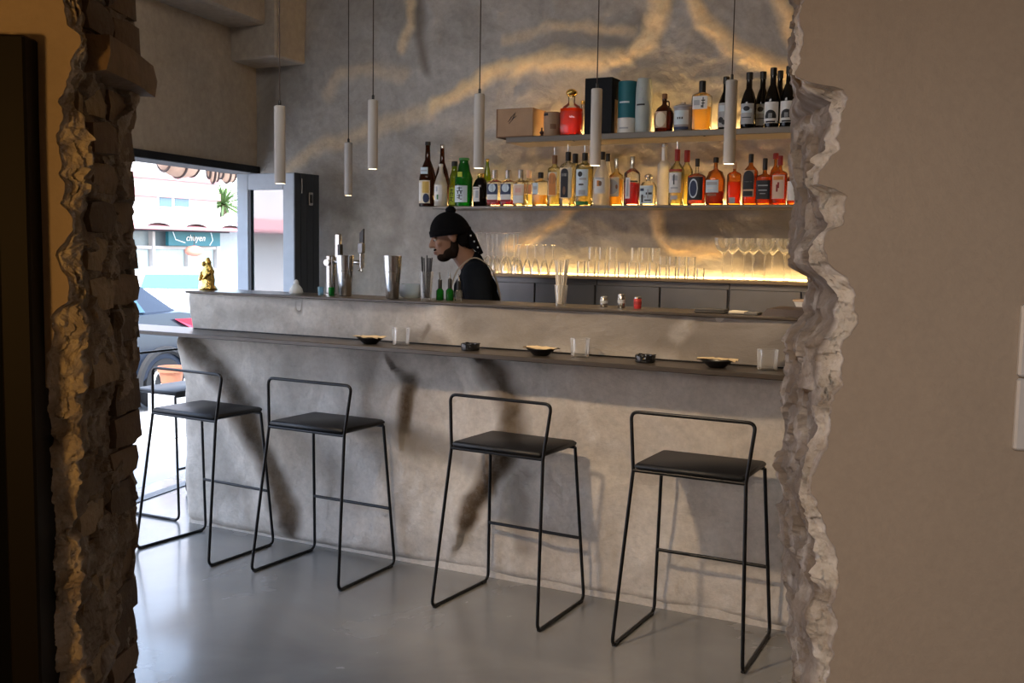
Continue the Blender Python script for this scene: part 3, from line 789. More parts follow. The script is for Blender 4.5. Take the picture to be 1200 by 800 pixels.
# ================================================================== BOTTLES AND BOXES ON THE SHELVES
def sup_y(x, rx, ry, n):
    k = max(0.0, 1 - min(1.0, abs(x / rx)) ** n); return ry * k ** (1 / n)

def patch(rx, ry, n, x0, x1, zlo, zhi, off=0.0012, N=10):
    """a thin sheet of paper wrapped on the front of a superellipse body"""
    mb = MB(); rows = []
    for i in range(N + 1):
        x = x0 + (x1 - x0) * i / N
        y = -sup_y(x * 0.999, rx, ry, n)
        a, b = (zlo(x), zhi(x)) if callable(zlo) else (zlo, zhi)
        rows.append([(x, y - off, a), (x, y - off, b), (x, y + 0.001, b), (x, y + 0.001, a)])
    return mb.rows(rows)

def circ(cx, cz, r, sx=1.0):
    return (lambda x: cz - r * math.sqrt(max(0, 1 - ((x - cx) / (r * sx)) ** 2))), (lambda x: cz + r * math.sqrt(max(0, 1 - ((x - cx) / (r * sx)) ** 2)))

COL = dict(white=(0.74, 0.73, 0.70), cream=(0.70, 0.62, 0.46), gold=(0.62, 0.42, 0.10), black=(0.012, 0.012, 0.014), navy=(0.02, 0.035, 0.09), blue=(0.36, 0.52, 0.66), grey=(0.40, 0.42, 0.44),
           red=(0.27, 0.018, 0.018), pink=(0.70, 0.36, 0.28), peach=(0.75, 0.55, 0.42), brown=(0.20, 0.10, 0.05), green=(0.04, 0.22, 0.06), lime=(0.45, 0.55, 0.04), orange=(0.65, 0.24, 0.05), teal=(0.010, 0.135, 0.17), tan=(0.48, 0.34, 0.22), ice=(0.60, 0.70, 0.76))
def paper(c): return mat('paper_' + c, COL[c], 0.6, 0, 0.08, 40)
GL = dict(clear=glass_mat('glass_clear', (0.93, 0.93, 0.88), 0.03, 0.10), frost=glass_mat('glass_frosted', (0.86, 0.84, 0.78), 0.3, 0.75), brown=glass_mat('glass_brown', (0.16, 0.045, 0.015), 0.05, 0.25),
          dark=glass_mat('glass_dark', (0.012, 0.010, 0.010), 0.08, 0.6), green=glass_mat('glass_green', (0.03, 0.34, 0.05), 0.04, 0.35), lime=glass_mat('glass_lime', (0.42, 0.55, 0.05), 0.04, 0.3),
          pale=glass_mat('glass_pale_yellow', (0.90, 0.86, 0.60), 0.03, 0.12), amber=glass_mat('glass_amber', (0.80, 0.42, 0.12), 0.04, 0.18))
LQ = dict(redamber=glass_mat('liquid_red_amber', (0.80, 0.11, 0.015), 0.05, 0.5, 1.2), amber=glass_mat('liquid_amber', (0.90, 0.36, 0.035), 0.05, 0.5, 1.2), red=glass_mat('liquid_red', (0.62, 0.03, 0.015), 0.05, 0.5, 1.2), yellow=glass_mat('liquid_yellow', (0.95, 0.68, 0.10), 0.05, 0.5, 1.2),
          orange=glass_mat('liquid_orange', (0.95, 0.27, 0.02), 0.05, 0.5, 1.2), clear=glass_mat('liquid_clear', (0.95, 0.93, 0.82), 0.05, 0.25, 1.2), pale=glass_mat('liquid_pale', (0.93, 0.86, 0.52), 0.05, 0.4, 1.2))
PLATE = {}
def bottle(label, pl, pr, pt, shelf, glass, shape='liquor', sq=2.0, liquid=None, fill=0.6, cap=('black', 0.09, 1.0), labels=(), neck=0.28, hs=0.62, hn=0.78, pourer=False, Y=None, group=None, depth=None, knob=False, name='liquor_bottle'):
    """pl, pr, pt: left, right and top as measured; parts: glass, liquid, cap, labels with their print"""
    Y = Y if Y is not None else 5.76; z0 = ZU if shelf == 'u' else ZLo
    base = EYE; xm = (pl + pr) / 2
    c = atY(xm, pt, Y); w = (atY(pr, pt, Y).x - atY(pl, pt, Y).x) / 2; h = c.z - z0
    # the vertical edge leans with the lens roll: take x at the body's middle
    yb = 240 if shelf == 'l' else 150
    x = atY(xm, (pt * 0.3 + yb * 0.7), Y).x
    t = thing(name, label, 'bottle', (x, Y, z0), 0, group or ('bottles on the lower wall shelf' if shelf == 'l' else 'bottles on the upper wall shelf'))
    d = depth if depth else (w if sq < 3 else w * 0.8); d = min(d, 0.06); rn = w * neck; capc, caph, capw = cap
    n = sq; hc = 1.0 - caph if capc else 1.0
    if shape == 'sake': spec = [(w * .93, d * .93, 0, n), (w, d, .015, n), (w, d, hs * .95, n), (w * .97, d * .97, hs, 2), (w * .72, d * .72, hs + (hn - hs) * .5, 2), (rn * 1.25, rn * 1.25, hn, 2), (rn, rn, .90, 2), (rn, rn, hc, 2)]
    elif shape == 'wine': spec = [(w * .95, d * .95, 0, n), (w, d, .012, n), (w, d, hs, n), (w * .93, d * .93, hs + .05, 2), (w * .68, d * .68, hs + (hn - hs) * .65, 2), (rn * 1.1, rn * 1.1, hn, 2), (rn, rn, hc, 2)]
    elif shape == 'square': spec = [(w * .94, d * .94, 0, n), (w, d, .018, n), (w, d, hs - .03, n), (w * .96, d * .96, hs, n), (w * .80, d * .80, hs + .03, n * .7 + .6), (rn * 1.2, rn * 1.2, hs + .07, 2), (rn, rn, hn, 2), (rn, rn, hc, 2)]
    elif shape == 'round': spec = [(w * .80, d * .80, 0, n), (w * .92, d * .92, .03, n), (w, d, hs * .5, n), (w * .97, d * .97, hs * .85, n), (w * .72, d * .72, hs + .06, 2), (rn * 1.3, rn * 1.3, hn - .03, 2), (rn, rn, hn, 2), (rn, rn, hc, 2)]
    else: spec = [(w * .94, d * .94, 0, n), (w, d, .016, n), (w, d, hs, n), (w * .95, d * .95, hs + .03, 2 + (n - 2) * .5), (w * .72, d * .72, hs + (hn - hs) * .55, 2), (rn * 1.15, rn * 1.15, hn, 2), (rn, rn, hc, 2)]
    spec = [(a, b, z * h, m) for a, b, z, m in spec]
    MB().loft(spec, 24).build('glass', GL[glass], t, angle=50)
    if liquid:
        zt = fill * hs * h; k = 0.92
        MB().loft([(w * .86, d * .86, 0.008, n), (w * k, d * k, 0.014, n), (w * k, d * k, zt, n)], 20).build('liquid', LQ[liquid], t, angle=50)
    if capc:
        cm = {'black': 'black_plastic', 'silver': 'silver', 'gold': 'gold'}.get(capc) or paper(capc)
        rc = rn * 1.12 * capw
        mb = MB().lathe([(rc, hc * h - .003), (rc, h - .003), (rc * .85, h)], 14)
        if knob: mb.ball((0, 0, h - .004), (rc * 1.5, rc * 1.5, rc))
        cp = mb.build('cap', cm, t, angle=40)
        if pourer: MB().tube([(0, 0, h), (0, -.002, h + .02), (0, -.006, h + .045)], [.004, .0032, .0028], 6).build('pour_spout', 'steel', cp)
    for (a0, a1, b0, b1, c, prints) in labels:      # fractions of half width / of height
        za, zb = b0 * h, b1 * h
        # radius of the body at the label's height
        def rad(z):
            for (q0, q1) in zip(spec[:-1], spec[1:]):
                if q0[2] <= z <= q1[2]:
                    f = (z - q0[2]) / max(1e-6, q1[2] - q0[2]); return q0[0] + (q1[0] - q0[0]) * f, q0[1] + (q1[1] - q0[1]) * f
            return spec[-1][0], spec[-1][1]
        rx, ry = rad((za + zb) / 2)
        if zb > hs * h: # cone: use narrow band of body
            rx, ry = max(rad(za)[0], rad(zb)[0]), max(rad(za)[1], rad(zb)[1])
        lb = patch(rx * 1.01, ry * 1.01, n, a0 * rx, a1 * rx, za, zb).build('label', paper(c), t, angle=30)
        for pr_ in prints:
            kind, *q = pr_
            X = lambda u: (a0 + (a1 - a0) * u) * rx
            Z = lambda v: za + (zb - za) * v
            if kind == 'r':
                u0, u1, v0, v1, pc = q; mb = patch(rx * 1.01, ry * 1.01, n, X(u0), X(u1), Z(v0), Z(v1), .0022, 5)
            elif kind == 'o':
                u, v, rr, pc = q; r_ = rr * (zb - za); lo, hi = circ(X(u), Z(v), r_); mb = patch(rx * 1.01, ry * 1.01, n, X(u) - r_, X(u) + r_, lo, hi, .0022, 12)
            elif kind == 'e':
                u, v, ru, rv, pc = q; a_ = ru * (a1 - a0) * rx; b_ = rv * (zb - za)
                lo = lambda x, c_=X(u), z_=Z(v), a_=a_, b_=b_: z_ - b_ * math.sqrt(max(0, 1 - ((x - c_) / a_) ** 2)); hi = lambda x, c_=X(u), z_=Z(v), a_=a_, b_=b_: z_ + b_ * math.sqrt(max(0, 1 - ((x - c_) / a_) ** 2))
                mb = patch(rx * 1.01, ry * 1.01, n, X(u) - a_, X(u) + a_, lo, hi, .0030 if pc in ('black', 'navy') else .0026, 12)
            elif kind == 'a':      # arch: rectangle with a round top
                u0, u1, v0, v1, pc = q; c_ = (X(u0) + X(u1)) / 2; r_ = (X(u1) - X(u0)) / 2; zz0 = Z(v0); zz1 = Z(v1) - r_
                mb = patch(rx * 1.01, ry * 1.01, n, X(u0), X(u1), lambda x, z_=zz0: z_, lambda x, c_=c_, r_=r_, z_=zz1: z_ + math.sqrt(max(0, r_ * r_ - (x - c_) ** 2)), .0022, 12)
            mb.build('print', paper(pc), lb, angle=30)
    return t

KANJI = [('r', .30, .70, .84, .88, 'black'), ('r', .46, .54, .70, .92, 'black'), ('r', .25, .75, .66, .70, 'black'), ('r', .34, .42, .50, .66, 'black'), ('r', .58, .66, .50, .66, 'black'),
         ('r', .28, .72, .38, .42, 'black'), ('r', .46, .54, .20, .48, 'black'), ('r', .30, .44, .24, .29, 'black'), ('r', .56, .70, .16, .21, 'black')]
B = bottle
# lower shelf, left to right
B('tall brown sake bottle with gold label, leftmost on the lower shelf', 492.5, 509.5, 166, 'l', 'brown', 'sake', hs=.46, hn=.72, neck=.27, cap=('black', .05, 1.1), Y=5.73, labels=[(-.75, .75, .05, .40, 'cream', [('r', .45, .95, .45, .95, 'gold'), ('e', .75, .22, .24, .2, 'navy'), ('r', .05, .3, .1, .9, 'white')]), (-.55, .55, .50, .60, 'ice', [('r', .1, .9, .4, .6, 'grey')])], name='sake_bottle')
B('tall brown sake bottle standing behind the small frosted bottle', 510.5, 525.5, 169, 'l', 'brown', 'sake', hs=.46, hn=.72, neck=.27, cap=('silver', .06, 1.1), Y=5.85, labels=[(-.75, .75, .05, .38, 'tan', [])], name='sake_bottle')
B('small frosted white sake bottle in front of a tall brown one', 510.0, 523.0, 192, 'l', 'frost', 'sake', hs=.52, hn=.80, neck=.30, cap=('white', .05, 1.0), Y=5.695, labels=[(-.7, .7, .12, .50, 'white', [('r', .45, .62, .1, .4, 'green'), ('r', .3, .5, .6, .9, 'grey')])], name='sake_bottle')
B('slim yellow-green bottle with black brush writing', 527.2, 537.5, 189, 'l', 'lime', 'wine', hs=.62, hn=.82, neck=.5, cap=('black', .10, 1.05), Y=5.75, liquid='yellow', fill=.8, labels=[(-.8, .8, .04, .42, 'lime', KANJI)], name='sake_bottle')
B('bright green sake bottle with pale blue brush-written label', 534.5, 552.5, 185, 'l', 'green', 'sake', hs=.60, hn=.84, neck=.50, cap=('green', .04, 1.05), Y=5.70, labels=[(-.8, .8, .08, .42, 'ice', KANJI), (-.3, .3, .60, .70, 'lime', [])], name='sake_bottle')
B('squat dark bottle with gold capped neck and white label', 555.0, 571.5, 203, 'l', 'dark', 'round', hs=.72, hn=.90, neck=.30, cap=('gold', .12, 1.3), Y=5.73, labels=[(-.7, .35, .14, .58, 'white', [('r', .5, .9, .25, .75, 'grey'), ('r', .1, .9, .85, .9, 'black')])])
B('slim olive green bottle half hidden behind the squat dark one', 566.5, 575.0, 186, 'l', 'lime', 'wine', hs=.55, hn=.86, neck=.35, cap=('gold', .05, 1.1), Y=5.83)
for k, (a, b, lab) in enumerate(((572.5, 587.0, 'clear square bottle with dark and white label, next to the squat dark bottle'), (588.0, 602.5, 'clear square bottle with dark and white label, second from the squat dark bottle'))):
    B(lab, a, b, 199, 'l', 'clear', 'square', sq=5, hs=.66, hn=.76, neck=.30, cap=('silver', .22, 1.25), Y=5.70, liquid='red', fill=.25, labels=[(-.86, .86, .10, .62, 'white', [('r', .02, .98, .42, .98, 'navy'), ('o', .5, .76, .22, 'ice'), ('r', .02, .98, .0, .14, 'red')])])
B('clear square bottle with peach label and silver cap', 603.0, 617.0, 199, 'l', 'clear', 'square', sq=5, hs=.66, hn=.76, neck=.30, cap=('silver', .22, 1.25), Y=5.70, liquid='pale', fill=.5, labels=[(-.86, .86, .08, .60, 'white', [('r', .04, .96, .40, .96, 'peach'), ('r', .2, .8, .55, .8, 'pink')])])
B('clear square bottle with peach cap behind the peach label', 613.0, 626.0, 199.5, 'l', 'clear', 'square', sq=5, hs=.66, hn=.76, neck=.30, cap=('peach', .20, 1.25), Y=5.80, liquid='pale', fill=.5, labels=[(-.8, .8, .35, .60, 'pink', [])])
B('clear square bottle with black stopper and narrow ice-blue label', 625.5, 641.0, 202, 'l', 'clear', 'square', sq=5, hs=.72, hn=.80, neck=.26, cap=('black', .16, 1.3), Y=5.71, liquid='yellow', fill=.45, labels=[(-.86, .0, .35, .68, 'ice', [('r', .2, .8, .4, .7, 'grey')])])
B('clear bottle with brown arched label and steel pourer', 642.5, 656.5, 182, 'l', 'pale', 'liquor', sq=3.0, hs=.72, hn=.80, neck=.32, cap=('brown', .16, 1.1), Y=5.70, liquid='pale', fill=.35, pourer=True, labels=[(-.7, .7, .20, .66, 'cream', [('a', .08, .92, .02, .98, 'orange'), ('o', .5, .7, .2, 'brown')])])
B('clear bottle with tall black arched label and black pourer', 657.0, 673.5, 178, 'l', 'clear', 'square', sq=3.5, hs=.74, hn=.82, neck=.28, cap=('black', .16, 1.2), Y=5.70, liquid='clear', fill=.9, pourer=True, labels=[(-.85, .85, .14, .70, 'cream', [('a', .10, .74, .02, .98, 'black'), ('r', .22, .62, .72, .82, 'white'), ('e', .42, .25, .12, .14, 'brown')])])
B('clear bottle with black cap behind the black arched label', 667.0, 680.0, 180, 'l', 'pale', 'liquor', hs=.70, hn=.80, neck=.38, cap=('black', .17, 1.1), Y=5.82, liquid='pale', fill=.7)
B('gin bottle with ice-blue label and green base', 675.5, 694.0, 179, 'l', 'pale', 'liquor', sq=2.2, hs=.74, hn=.82, neck=.28, cap=('black', .14, 1.1), Y=5.71, liquid='pale', fill=.95, pourer=True, labels=[(-.75, .75, .18, .68, 'ice', [('o', .4, .82, .10, 'black'), ('r', .35, .9, .60, .68, 'grey'), ('r', .3, .7, .40, .46, 'black'), ('r', .3, .85, .05, .22, 'grey')]), (-.8, .8, .01, .08, 'green', [])])
B('frosted white rum bottle with black cap and small palm emblem', 695.5, 714.0, 178, 'l', 'frost', 'sake', hs=.50, hn=.78, neck=.30, cap=('black', .14, 1.1), Y=5.70, labels=[(-.55, .75, .22, .52, 'white', [('r', .3, .55, .45, .8, 'orange'), ('e', .6, .62, .14, .16, 'brown'), ('r', .1, .9, .9, .98, 'grey')])])
B('frosted bottle with black cap tucked behind the white rum bottle', 705.5, 717.5, 180, 'l', 'frost', 'sake', hs=.50, hn=.78, neck=.34, cap=('black', .14, 1.1), Y=5.85)
B('yellow liqueur bottle with grey drop-shaped label', 714.5, 729.5, 185.5, 'l', 'pale', 'liquor', sq=3, hs=.62, hn=.72, neck=.28, cap=('silver', .2, 1.05), Y=5.77, liquid='yellow', fill=.9, labels=[(-.95, .7, .20, .60, 'cream', [('o', .32, .5, .38, 'grey'), ('e', .8, .5, .10, .12, 'brown')])])
B('red vermouth bottle with a narrow white vertical label', 732.0, 749.0, 183, 'l', 'clear', 'liquor', sq=2.6, hs=.64, hn=.76, neck=.28, cap=('silver', .24, 1.05), Y=5.71, liquid='red', fill=.72, labels=[(-.55, .1, .14, .56, 'white', [('r', .3, .7, .1, .9, 'grey')]), (-.95, .95, .47, .50, 'black', [])])
B('squat cut-crystal bottle with a ball stopper', 750.0, 769.0, 206, 'l', 'clear', 'round', sq=3, hs=.72, hn=.80, neck=.26, cap=('silver', .14, 1.1), Y=5.71, liquid='clear', fill=.9, knob=True, labels=[(-.8, .8, .06, .66, 'ice', [('r', .05, .35, .70, .85, 'navy'), ('r', .5, .95, .50, .62, 'black'), ('r', .1, .5, .32, .42, 'grey'), ('r', .4, .9, .15, .22, 'black'), ('r', .15, .3, .05, .5, 'black'), ('r', .6, .7, .3, .8, 'grey')])])
B('tall frosted vodka bottle with long neck', 770.5, 785.0, 168.5, 'l', 'frost', 'square', sq=2.4, hs=.66, hn=.74, neck=.42, cap=('silver', .04, 1.0), Y=5.72, labels=[(-.38, .38, .72, .92, 'white', [])])
B('pale bottle with grey writing and red cap', 784.5, 801.0, 175, 'l', 'pale', 'liquor', sq=2.6, hs=.62, hn=.76, neck=.30, cap=('red', .2, 1.1), Y=5.70, liquid='pale', fill=.95, pourer=True, labels=[(-.85, .85, .22, .58, 'white', [('r', .3, .75, .6, .85, 'grey'), ('r', .42, .52, .4, .9, 'black'), ('r', .2, .8, .2, .28, 'grey')]), (-.9, .9, .60, .64, 'red', []), (-.5, .5, .10, .17, 'grey', [])])
B('pale bottle with dark red cap behind the grey written one', 797.0, 811.0, 176, 'l', 'pale', 'liquor', hs=.62, hn=.76, neck=.34, cap=('red', .2, 1.2), Y=5.82, liquid='pale', fill=.9)
B('square whisky bottle with black label and oval ring emblem', 806.5, 826.0, 186, 'l', 'clear', 'square', sq=4, hs=.62, hn=.76, neck=.20, cap=('black', .16, 1.2), Y=5.70, liquid='orange', fill=.98, labels=[(-.9, .9, .11, .60, 'black', [('e', .42, .5, .30, .42, 'ice'), ('e', .42, .5, .24, .35, 'navy'), ('e', .42, .55, .10, .12, 'grey')])])
B('round-shouldered orange bourbon bottle with pale label', 827.0, 849.0, 184.5, 'l', 'amber', 'round', sq=2.6, hs=.64, hn=.78, neck=.20, cap=('black', .10, 1.3), Y=5.72, liquid='red', fill=.45, labels=[(-.8, .6, .26, .52, 'ice', [('r', .1, .9, .6, .85, 'grey'), ('r', .15, .6, .3, .4, 'white')]), (-.6, .4, .19, .24, 'brown', [])])
B('slim amber bottle with cork stopper and grey base patch', 852.0, 868.0, 190, 'l', 'amber', 'square', sq=3, hs=.72, hn=.80, neck=.22, cap=('tan', .14, 1.2), Y=5.73, liquid='orange', fill=.75, labels=[(-.5, .4, .04, .18, 'grey', [])])
B('whisky bottle with black arched label and black cap', 870.5, 887.5, 180.5, 'l', 'amber', 'liquor', sq=3, hs=.64, hn=.78, neck=.28, cap=('black', .16, 1.1), Y=5.72, liquid='amber', fill=.95, labels=[(-.85, .7, .16, .68, 'tan', [('a', .02, .98, .28, .98, 'black'), ('r', .05, .9, .02, .22, 'black'), ('r', .2, .8, .55, .58, 'grey')])])
B('square whiskey bottle with wide black label, right of the arched one', 886.5, 904.5, 185.5, 'l', 'amber', 'square', sq=4.5, hs=.60, hn=.72, neck=.26, cap=('black', .24, 1.1), Y=5.70, liquid='amber', fill=.98, labels=[(-.92, .92, .12, .52, 'black', [('r', .15, .85, .70, .76, 'grey'), ('r', .2, .8, .45, .50, 'grey'), ('r', .3, .7, .28, .31, 'grey')])])
B('orange bottle with peach label and dark red stopper', 904.5, 922.0, 182.5, 'l', 'amber', 'square', sq=3, hs=.64, hn=.76, neck=.24, cap=('red', .18, 1.3), Y=5.71, liquid='orange', fill=.98, labels=[(-.85, .8, .12, .60, 'peach', [('r', .35, .5, .3, .6, 'red'), ('r', .45, .6, .45, .7, 'red'), ('r', .1, .9, .8, .95, 'orange')])])
B('amber bottle with dark red top behind the peach labelled one', 900.5, 915.0, 179.5, 'l', 'amber', 'round', hs=.62, hn=.78, neck=.26, cap=('red', .10, 1.5), Y=5.83, liquid='amber', fill=.9)
B('amber bottle with white label at the chipped wall edge', 922.5, 938.0, 190, 'l', 'amber', 'liquor', hs=.60, hn=.78, neck=.28, cap=('black', .14, 1.1), Y=5.71, liquid='amber', fill=.9, labels=[(-.9, .9, .10, .55, 'white', [])])

# upper shelf
def shelf_box(name, label, pl, pr, pt, depth, m, cat='box', Y=5.67, rz=0.0, lid=False):
    a, b = atY(pl, pt + 12, Y), atY(pr, pt + 12, Y); zt = atY((pl + pr) / 2, pt, Y).z
    t = thing(name, label, cat, ((a.x + b.x) / 2, Y, ZU), rz)
    w = (b.x - a.x) / 2; h = zt - ZU
    MB().box(-w, w, 0, depth, 0, h, 0.002).build('body', m, t, angle=20)
    return t, w, h
wood = mat('pale_wood', (0.36, 0.215, 0.115), 0.6, 0, 0.3, 9, 0.1, 80)
t, w, h = shelf_box('wooden_box', 'plain wooden box with dark stamped script, leftmost on the upper shelf', 582, 624.5, 127, 0.20, wood)
MB().box(-w - .001, -w + .006, -.002, .002, 0, h).build('corner_strip', paper('brown'), t, smooth=False)
MB().box(-w, w, -.0015, 0.201, 0, .008).build('base_strip', paper('brown'), t, smooth=False)
for (x0, z0, x1, z1) in [(-.35, .55, .05, .85), (-.30, .48, .10, .74), (-.15, .62, .0, .70), (-.25, .60, -.18, .72), (-.08, .66, .02, .80)]:
    a = Vector((x0 * w, -.002, z0 * h)); b = Vector((x1 * w, -.002, z1 * h))
    MB().tube([a, (a + b) / 2 + Vector((0, 0, .003)), b], .0016, 5).build('stamp_stroke', 'black_plastic', t)
c = atY(635, 150, 5.70)
t = thing('ornament', 'tiny dark ornament figure beside the wooden box', 'ornament', (c.x, 5.70, ZU))
MB().lathe([(.012, 0), (.014, .004), (.012, .008), (.006, .012), (.013, .020), (.014, .028), (.006, .036), (.005, .046), (.007, .050), (.002, .056)], 12).build('body', mat('ornament_dark', (.05, .02, .015), .3), t)
MB().lathe([(.015, .0), (.015, .005)], 12).build('base', 'gold', t)
def tin(name, label, pl, pr, pt, prof, m, Y=5.74, cat='tin'):
    a, b = atY(pl, pt + 20, Y), atY(pr, pt + 20, Y); zt = atY((pl + pr) / 2, pt, Y).z
    t = thing(name, label, cat, ((a.x + b.x) / 2, Y, ZU)); w = (b.x - a.x) / 2; h = zt - ZU
    MB().lathe([(r * w, z * h) for r, z in prof], 28).build('body', m, t, angle=35)
    return t, w, h
t, w, h = tin('kraft_tin', 'brown kraft paper tin between the wooden box and the decanter', 638, 656, 132, [(.96, 0), (1, .03), (1, .97), (.97, 1)], mat('kraft', (.36, .235, .145), .75, 0, .15, 20), 5.73)
patch(w, w, 2, .2 * w, .8 * w, .30 * h, .50 * h).build('label', paper('brown'), t); patch(w, w, 2, -.8 * w, -.1 * w, .84 * h, .95 * h).build('print', paper('black'), t)
patch(w, w, 2, -.9 * w, .9 * w, .985 * h, .999 * h).build('rim', paper('black'), t)
# decanter
def decanter(label, pl, pr, pt, Y, liquid):
    t = bottle(label, pl, pr, pt, 'u', 'clear', 'round', sq=3.2, hs=.62, hn=.76, neck=.30, cap=('gold', .10, 1.0), liquid=liquid, fill=1.0, Y=Y, knob=True, name='decanter')
    for s in (-1, 1):
        MB().ball((s * .018, 0, (atY((pl + pr) / 2, pt, Y).z - ZU) - .006), (.014, .012, .012)).build('stopper_wing', 'gold', t)
decanter('red-amber decanter with golden winged stopper', 657, 682, 108, 5.73, 'redamber')
B('clear spirit bottle hidden behind the decanter and the black box', 676, 690, 118, 'u', 'clear', 'square', sq=4, hs=.68, hn=.8, neck=.3, cap=('gold', .08, 1.1), Y=5.83)
t, w, h = shelf_box('black_box', 'tall black gift box standing upright on the upper shelf', 685.5, 717.5, 91, 0.13, mat('box_black', (.006, .007, .009), .6, spec=0.15), Y=5.66)
MB().box(w - .0005, w + .0012, .045, .115, 0, h * .62).build('side_patch', wood, t, smooth=False)  # wood-coloured patch on the lower part of the right side
t, w, h = tin('teal_tin', 'teal cylindrical whisky tin with white base band', 725, 745.5, 96, [(.97, 0), (1, .02), (1, .98), (.97, 1)], paper('teal'))
MB().lathe([(1.012 * w, .0), (1.012 * w, .30 * h)], 28, cap0=False, cap1=False).build('base_band', paper('white'), t)
patch(w, w, 2, -.55 * w, .55 * w, .58 * h, .61 * h).build('print', paper('ice'), t); patch(w * 1.012, w * 1.012, 2, -.5 * w, .5 * w, .09 * h, .12 * h).build('print', paper('grey'), t)
t, w, h = tin('grey_tin', 'pale grey-green rounded tin beside the teal tin', 745.5, 764, 92.5, [(.90, 0), (.97, .03), (1.0, .4), (1.0, .65), (.96, .85), (.86, .97), (.80, 1)], mat('tin_grey', (.40, .45, .44), .5))
patch(w * 1.0, w * 1.0, 2, -.55 * w, .45 * w, .50 * h, .53 * h, .003).build('print', paper('black'), t); lo, hi = circ(-.05 * w, .80 * h, .010, .8); patch(w * .99, w * .99, 2, -.05 * w - .008, -.05 * w + .008, lo, hi, .002).build('crest', paper('grey'), t)
patch(w * 1.0, w * 1.0, 2, -.3 * w, .25 * w, .60 * h, .63 * h, .003).build('print', paper('grey'), t)
# brown jug, stoneware jar, whisky, wines
t = B('small round brown jug bottle with pale oval label', 767, 789.5, 110, 'u', 'brown', 'round', hs=.56, hn=.74, neck=.22, cap=('brown', .12, 1.1), Y=5.72, labels=[(-.65, .55, .10, .52, 'tan', [('e', .5, .5, .46, .46, 'cream'), ('o', .5, .62, .08, 'brown'), ('r', .25, .75, .35, .40, 'brown')])], name='jug_bottle')
ptop = atY(778, 110, 5.72).z - ZU
MB().tube(fillet([(.012, 0, ptop * .80), (.027, 0, ptop * .80), (.029, 0, ptop * .62)], .012), .004, 6).build('handle', GL['brown'], t)
t, w, h = tin('stoneware_jar', 'grey stoneware jar with dark band of dots and lid', 790, 811, 120, [(.86, 0), (.95, .05), (1, .2), (1, .72), (.97, .78), (1.03, .80), (1.03, .86), (.8, .90), (.25, .93), (.22, 1.0), (.1, 1.0)], mat('stoneware', (.34, .33, .34), .45), 5.72, 'jar')
patch(w, w, 2, -.8 * w, .8 * w, .22 * h, .70 * h).build('label', paper('ice'), t)
for k in range(3): patch(w, w, 2, (-.34 + k * .24) * w, (-.20 + k * .24) * w, .40 * h, .47 * h, .003).build('print', paper('black'), t)
patch(w, w, 2, -.8 * w, .8 * w, .05 * h, .14 * h, .002).build('print', paper('navy'), t)
B('square whisky bottle with white brush-character label, half full', 811.5, 833, 95, 'u', 'clear', 'square', sq=4.5, hs=.70, hn=.78, neck=.26, cap=('black', .22, 1.25), Y=5.71, liquid='yellow', fill=.68, labels=[(-.8, .8, .42, .68, 'white', [('r', .70, .76, .1, .9, 'black'), ('r', .60, .86, .62, .70, 'black'), ('r', .62, .84, .40, .47, 'black'), ('r', .60, .68, .12, .3, 'black'), ('r', .1, .5, .3, .7, 'grey')])])
WL = [(-.85, .85, .08, .44, 'grey', [('r', .1, .9, .55, .75, 'ice'), ('e', .5, .75, .25, .12, 'black'), ('r', .15, .85, .3, .34, 'black')])]
WW = [(-.9, .9, .07, .42, 'white', [('a', .10, .90, .22, .62, 'black'), ('r', .36, .64, .24, .46, 'grey'), ('r', .0, 1.0, .02, .10, 'black')])]
wine = dict(shape='wine', hs=.46, hn=.72, neck=.36, cap=('black', .12, 1.1), name='wine_bottle')
B('dark wine bottle half hidden by the rightmost pendant lamp', 841.5, 858.5, 90, 'u', 'dark', Y=5.74, labels=[(-.85, .85, .05, .5, 'grey', [('r', .1, .6, .65, .9, 'ice'), ('o', .3, .3, .12, 'black'), ('o', .55, .2, .1, 'black')])], **wine)
B('dark wine bottle with grey label, first right of the pendant lamp', 868, 886, 85, 'u', 'dark', Y=5.72, labels=WL, **wine)
B('dark wine bottle with grey label, second right of the pendant lamp', 884.5, 901.5, 84, 'u', 'dark', Y=5.82, labels=WL, **wine)
B('dark wine bottle with white arch label and striped neck, left of its twin', 896, 914, 79.5, 'u', 'dark', Y=5.70, labels=WW + [(-.4, .4, .90, .93, 'ice', [])], **wine)
B('dark wine bottle without visible label behind the arch-labelled pair', 905, 921, 83, 'u', 'dark', Y=5.84, **wine)
B('dark wine bottle with white arch label at the chipped wall edge', 914.5, 932.5, 77.5, 'u', 'dark', Y=5.70, labels=WW + [(-.4, .4, .90, .93, 'ice', [])], **wine)

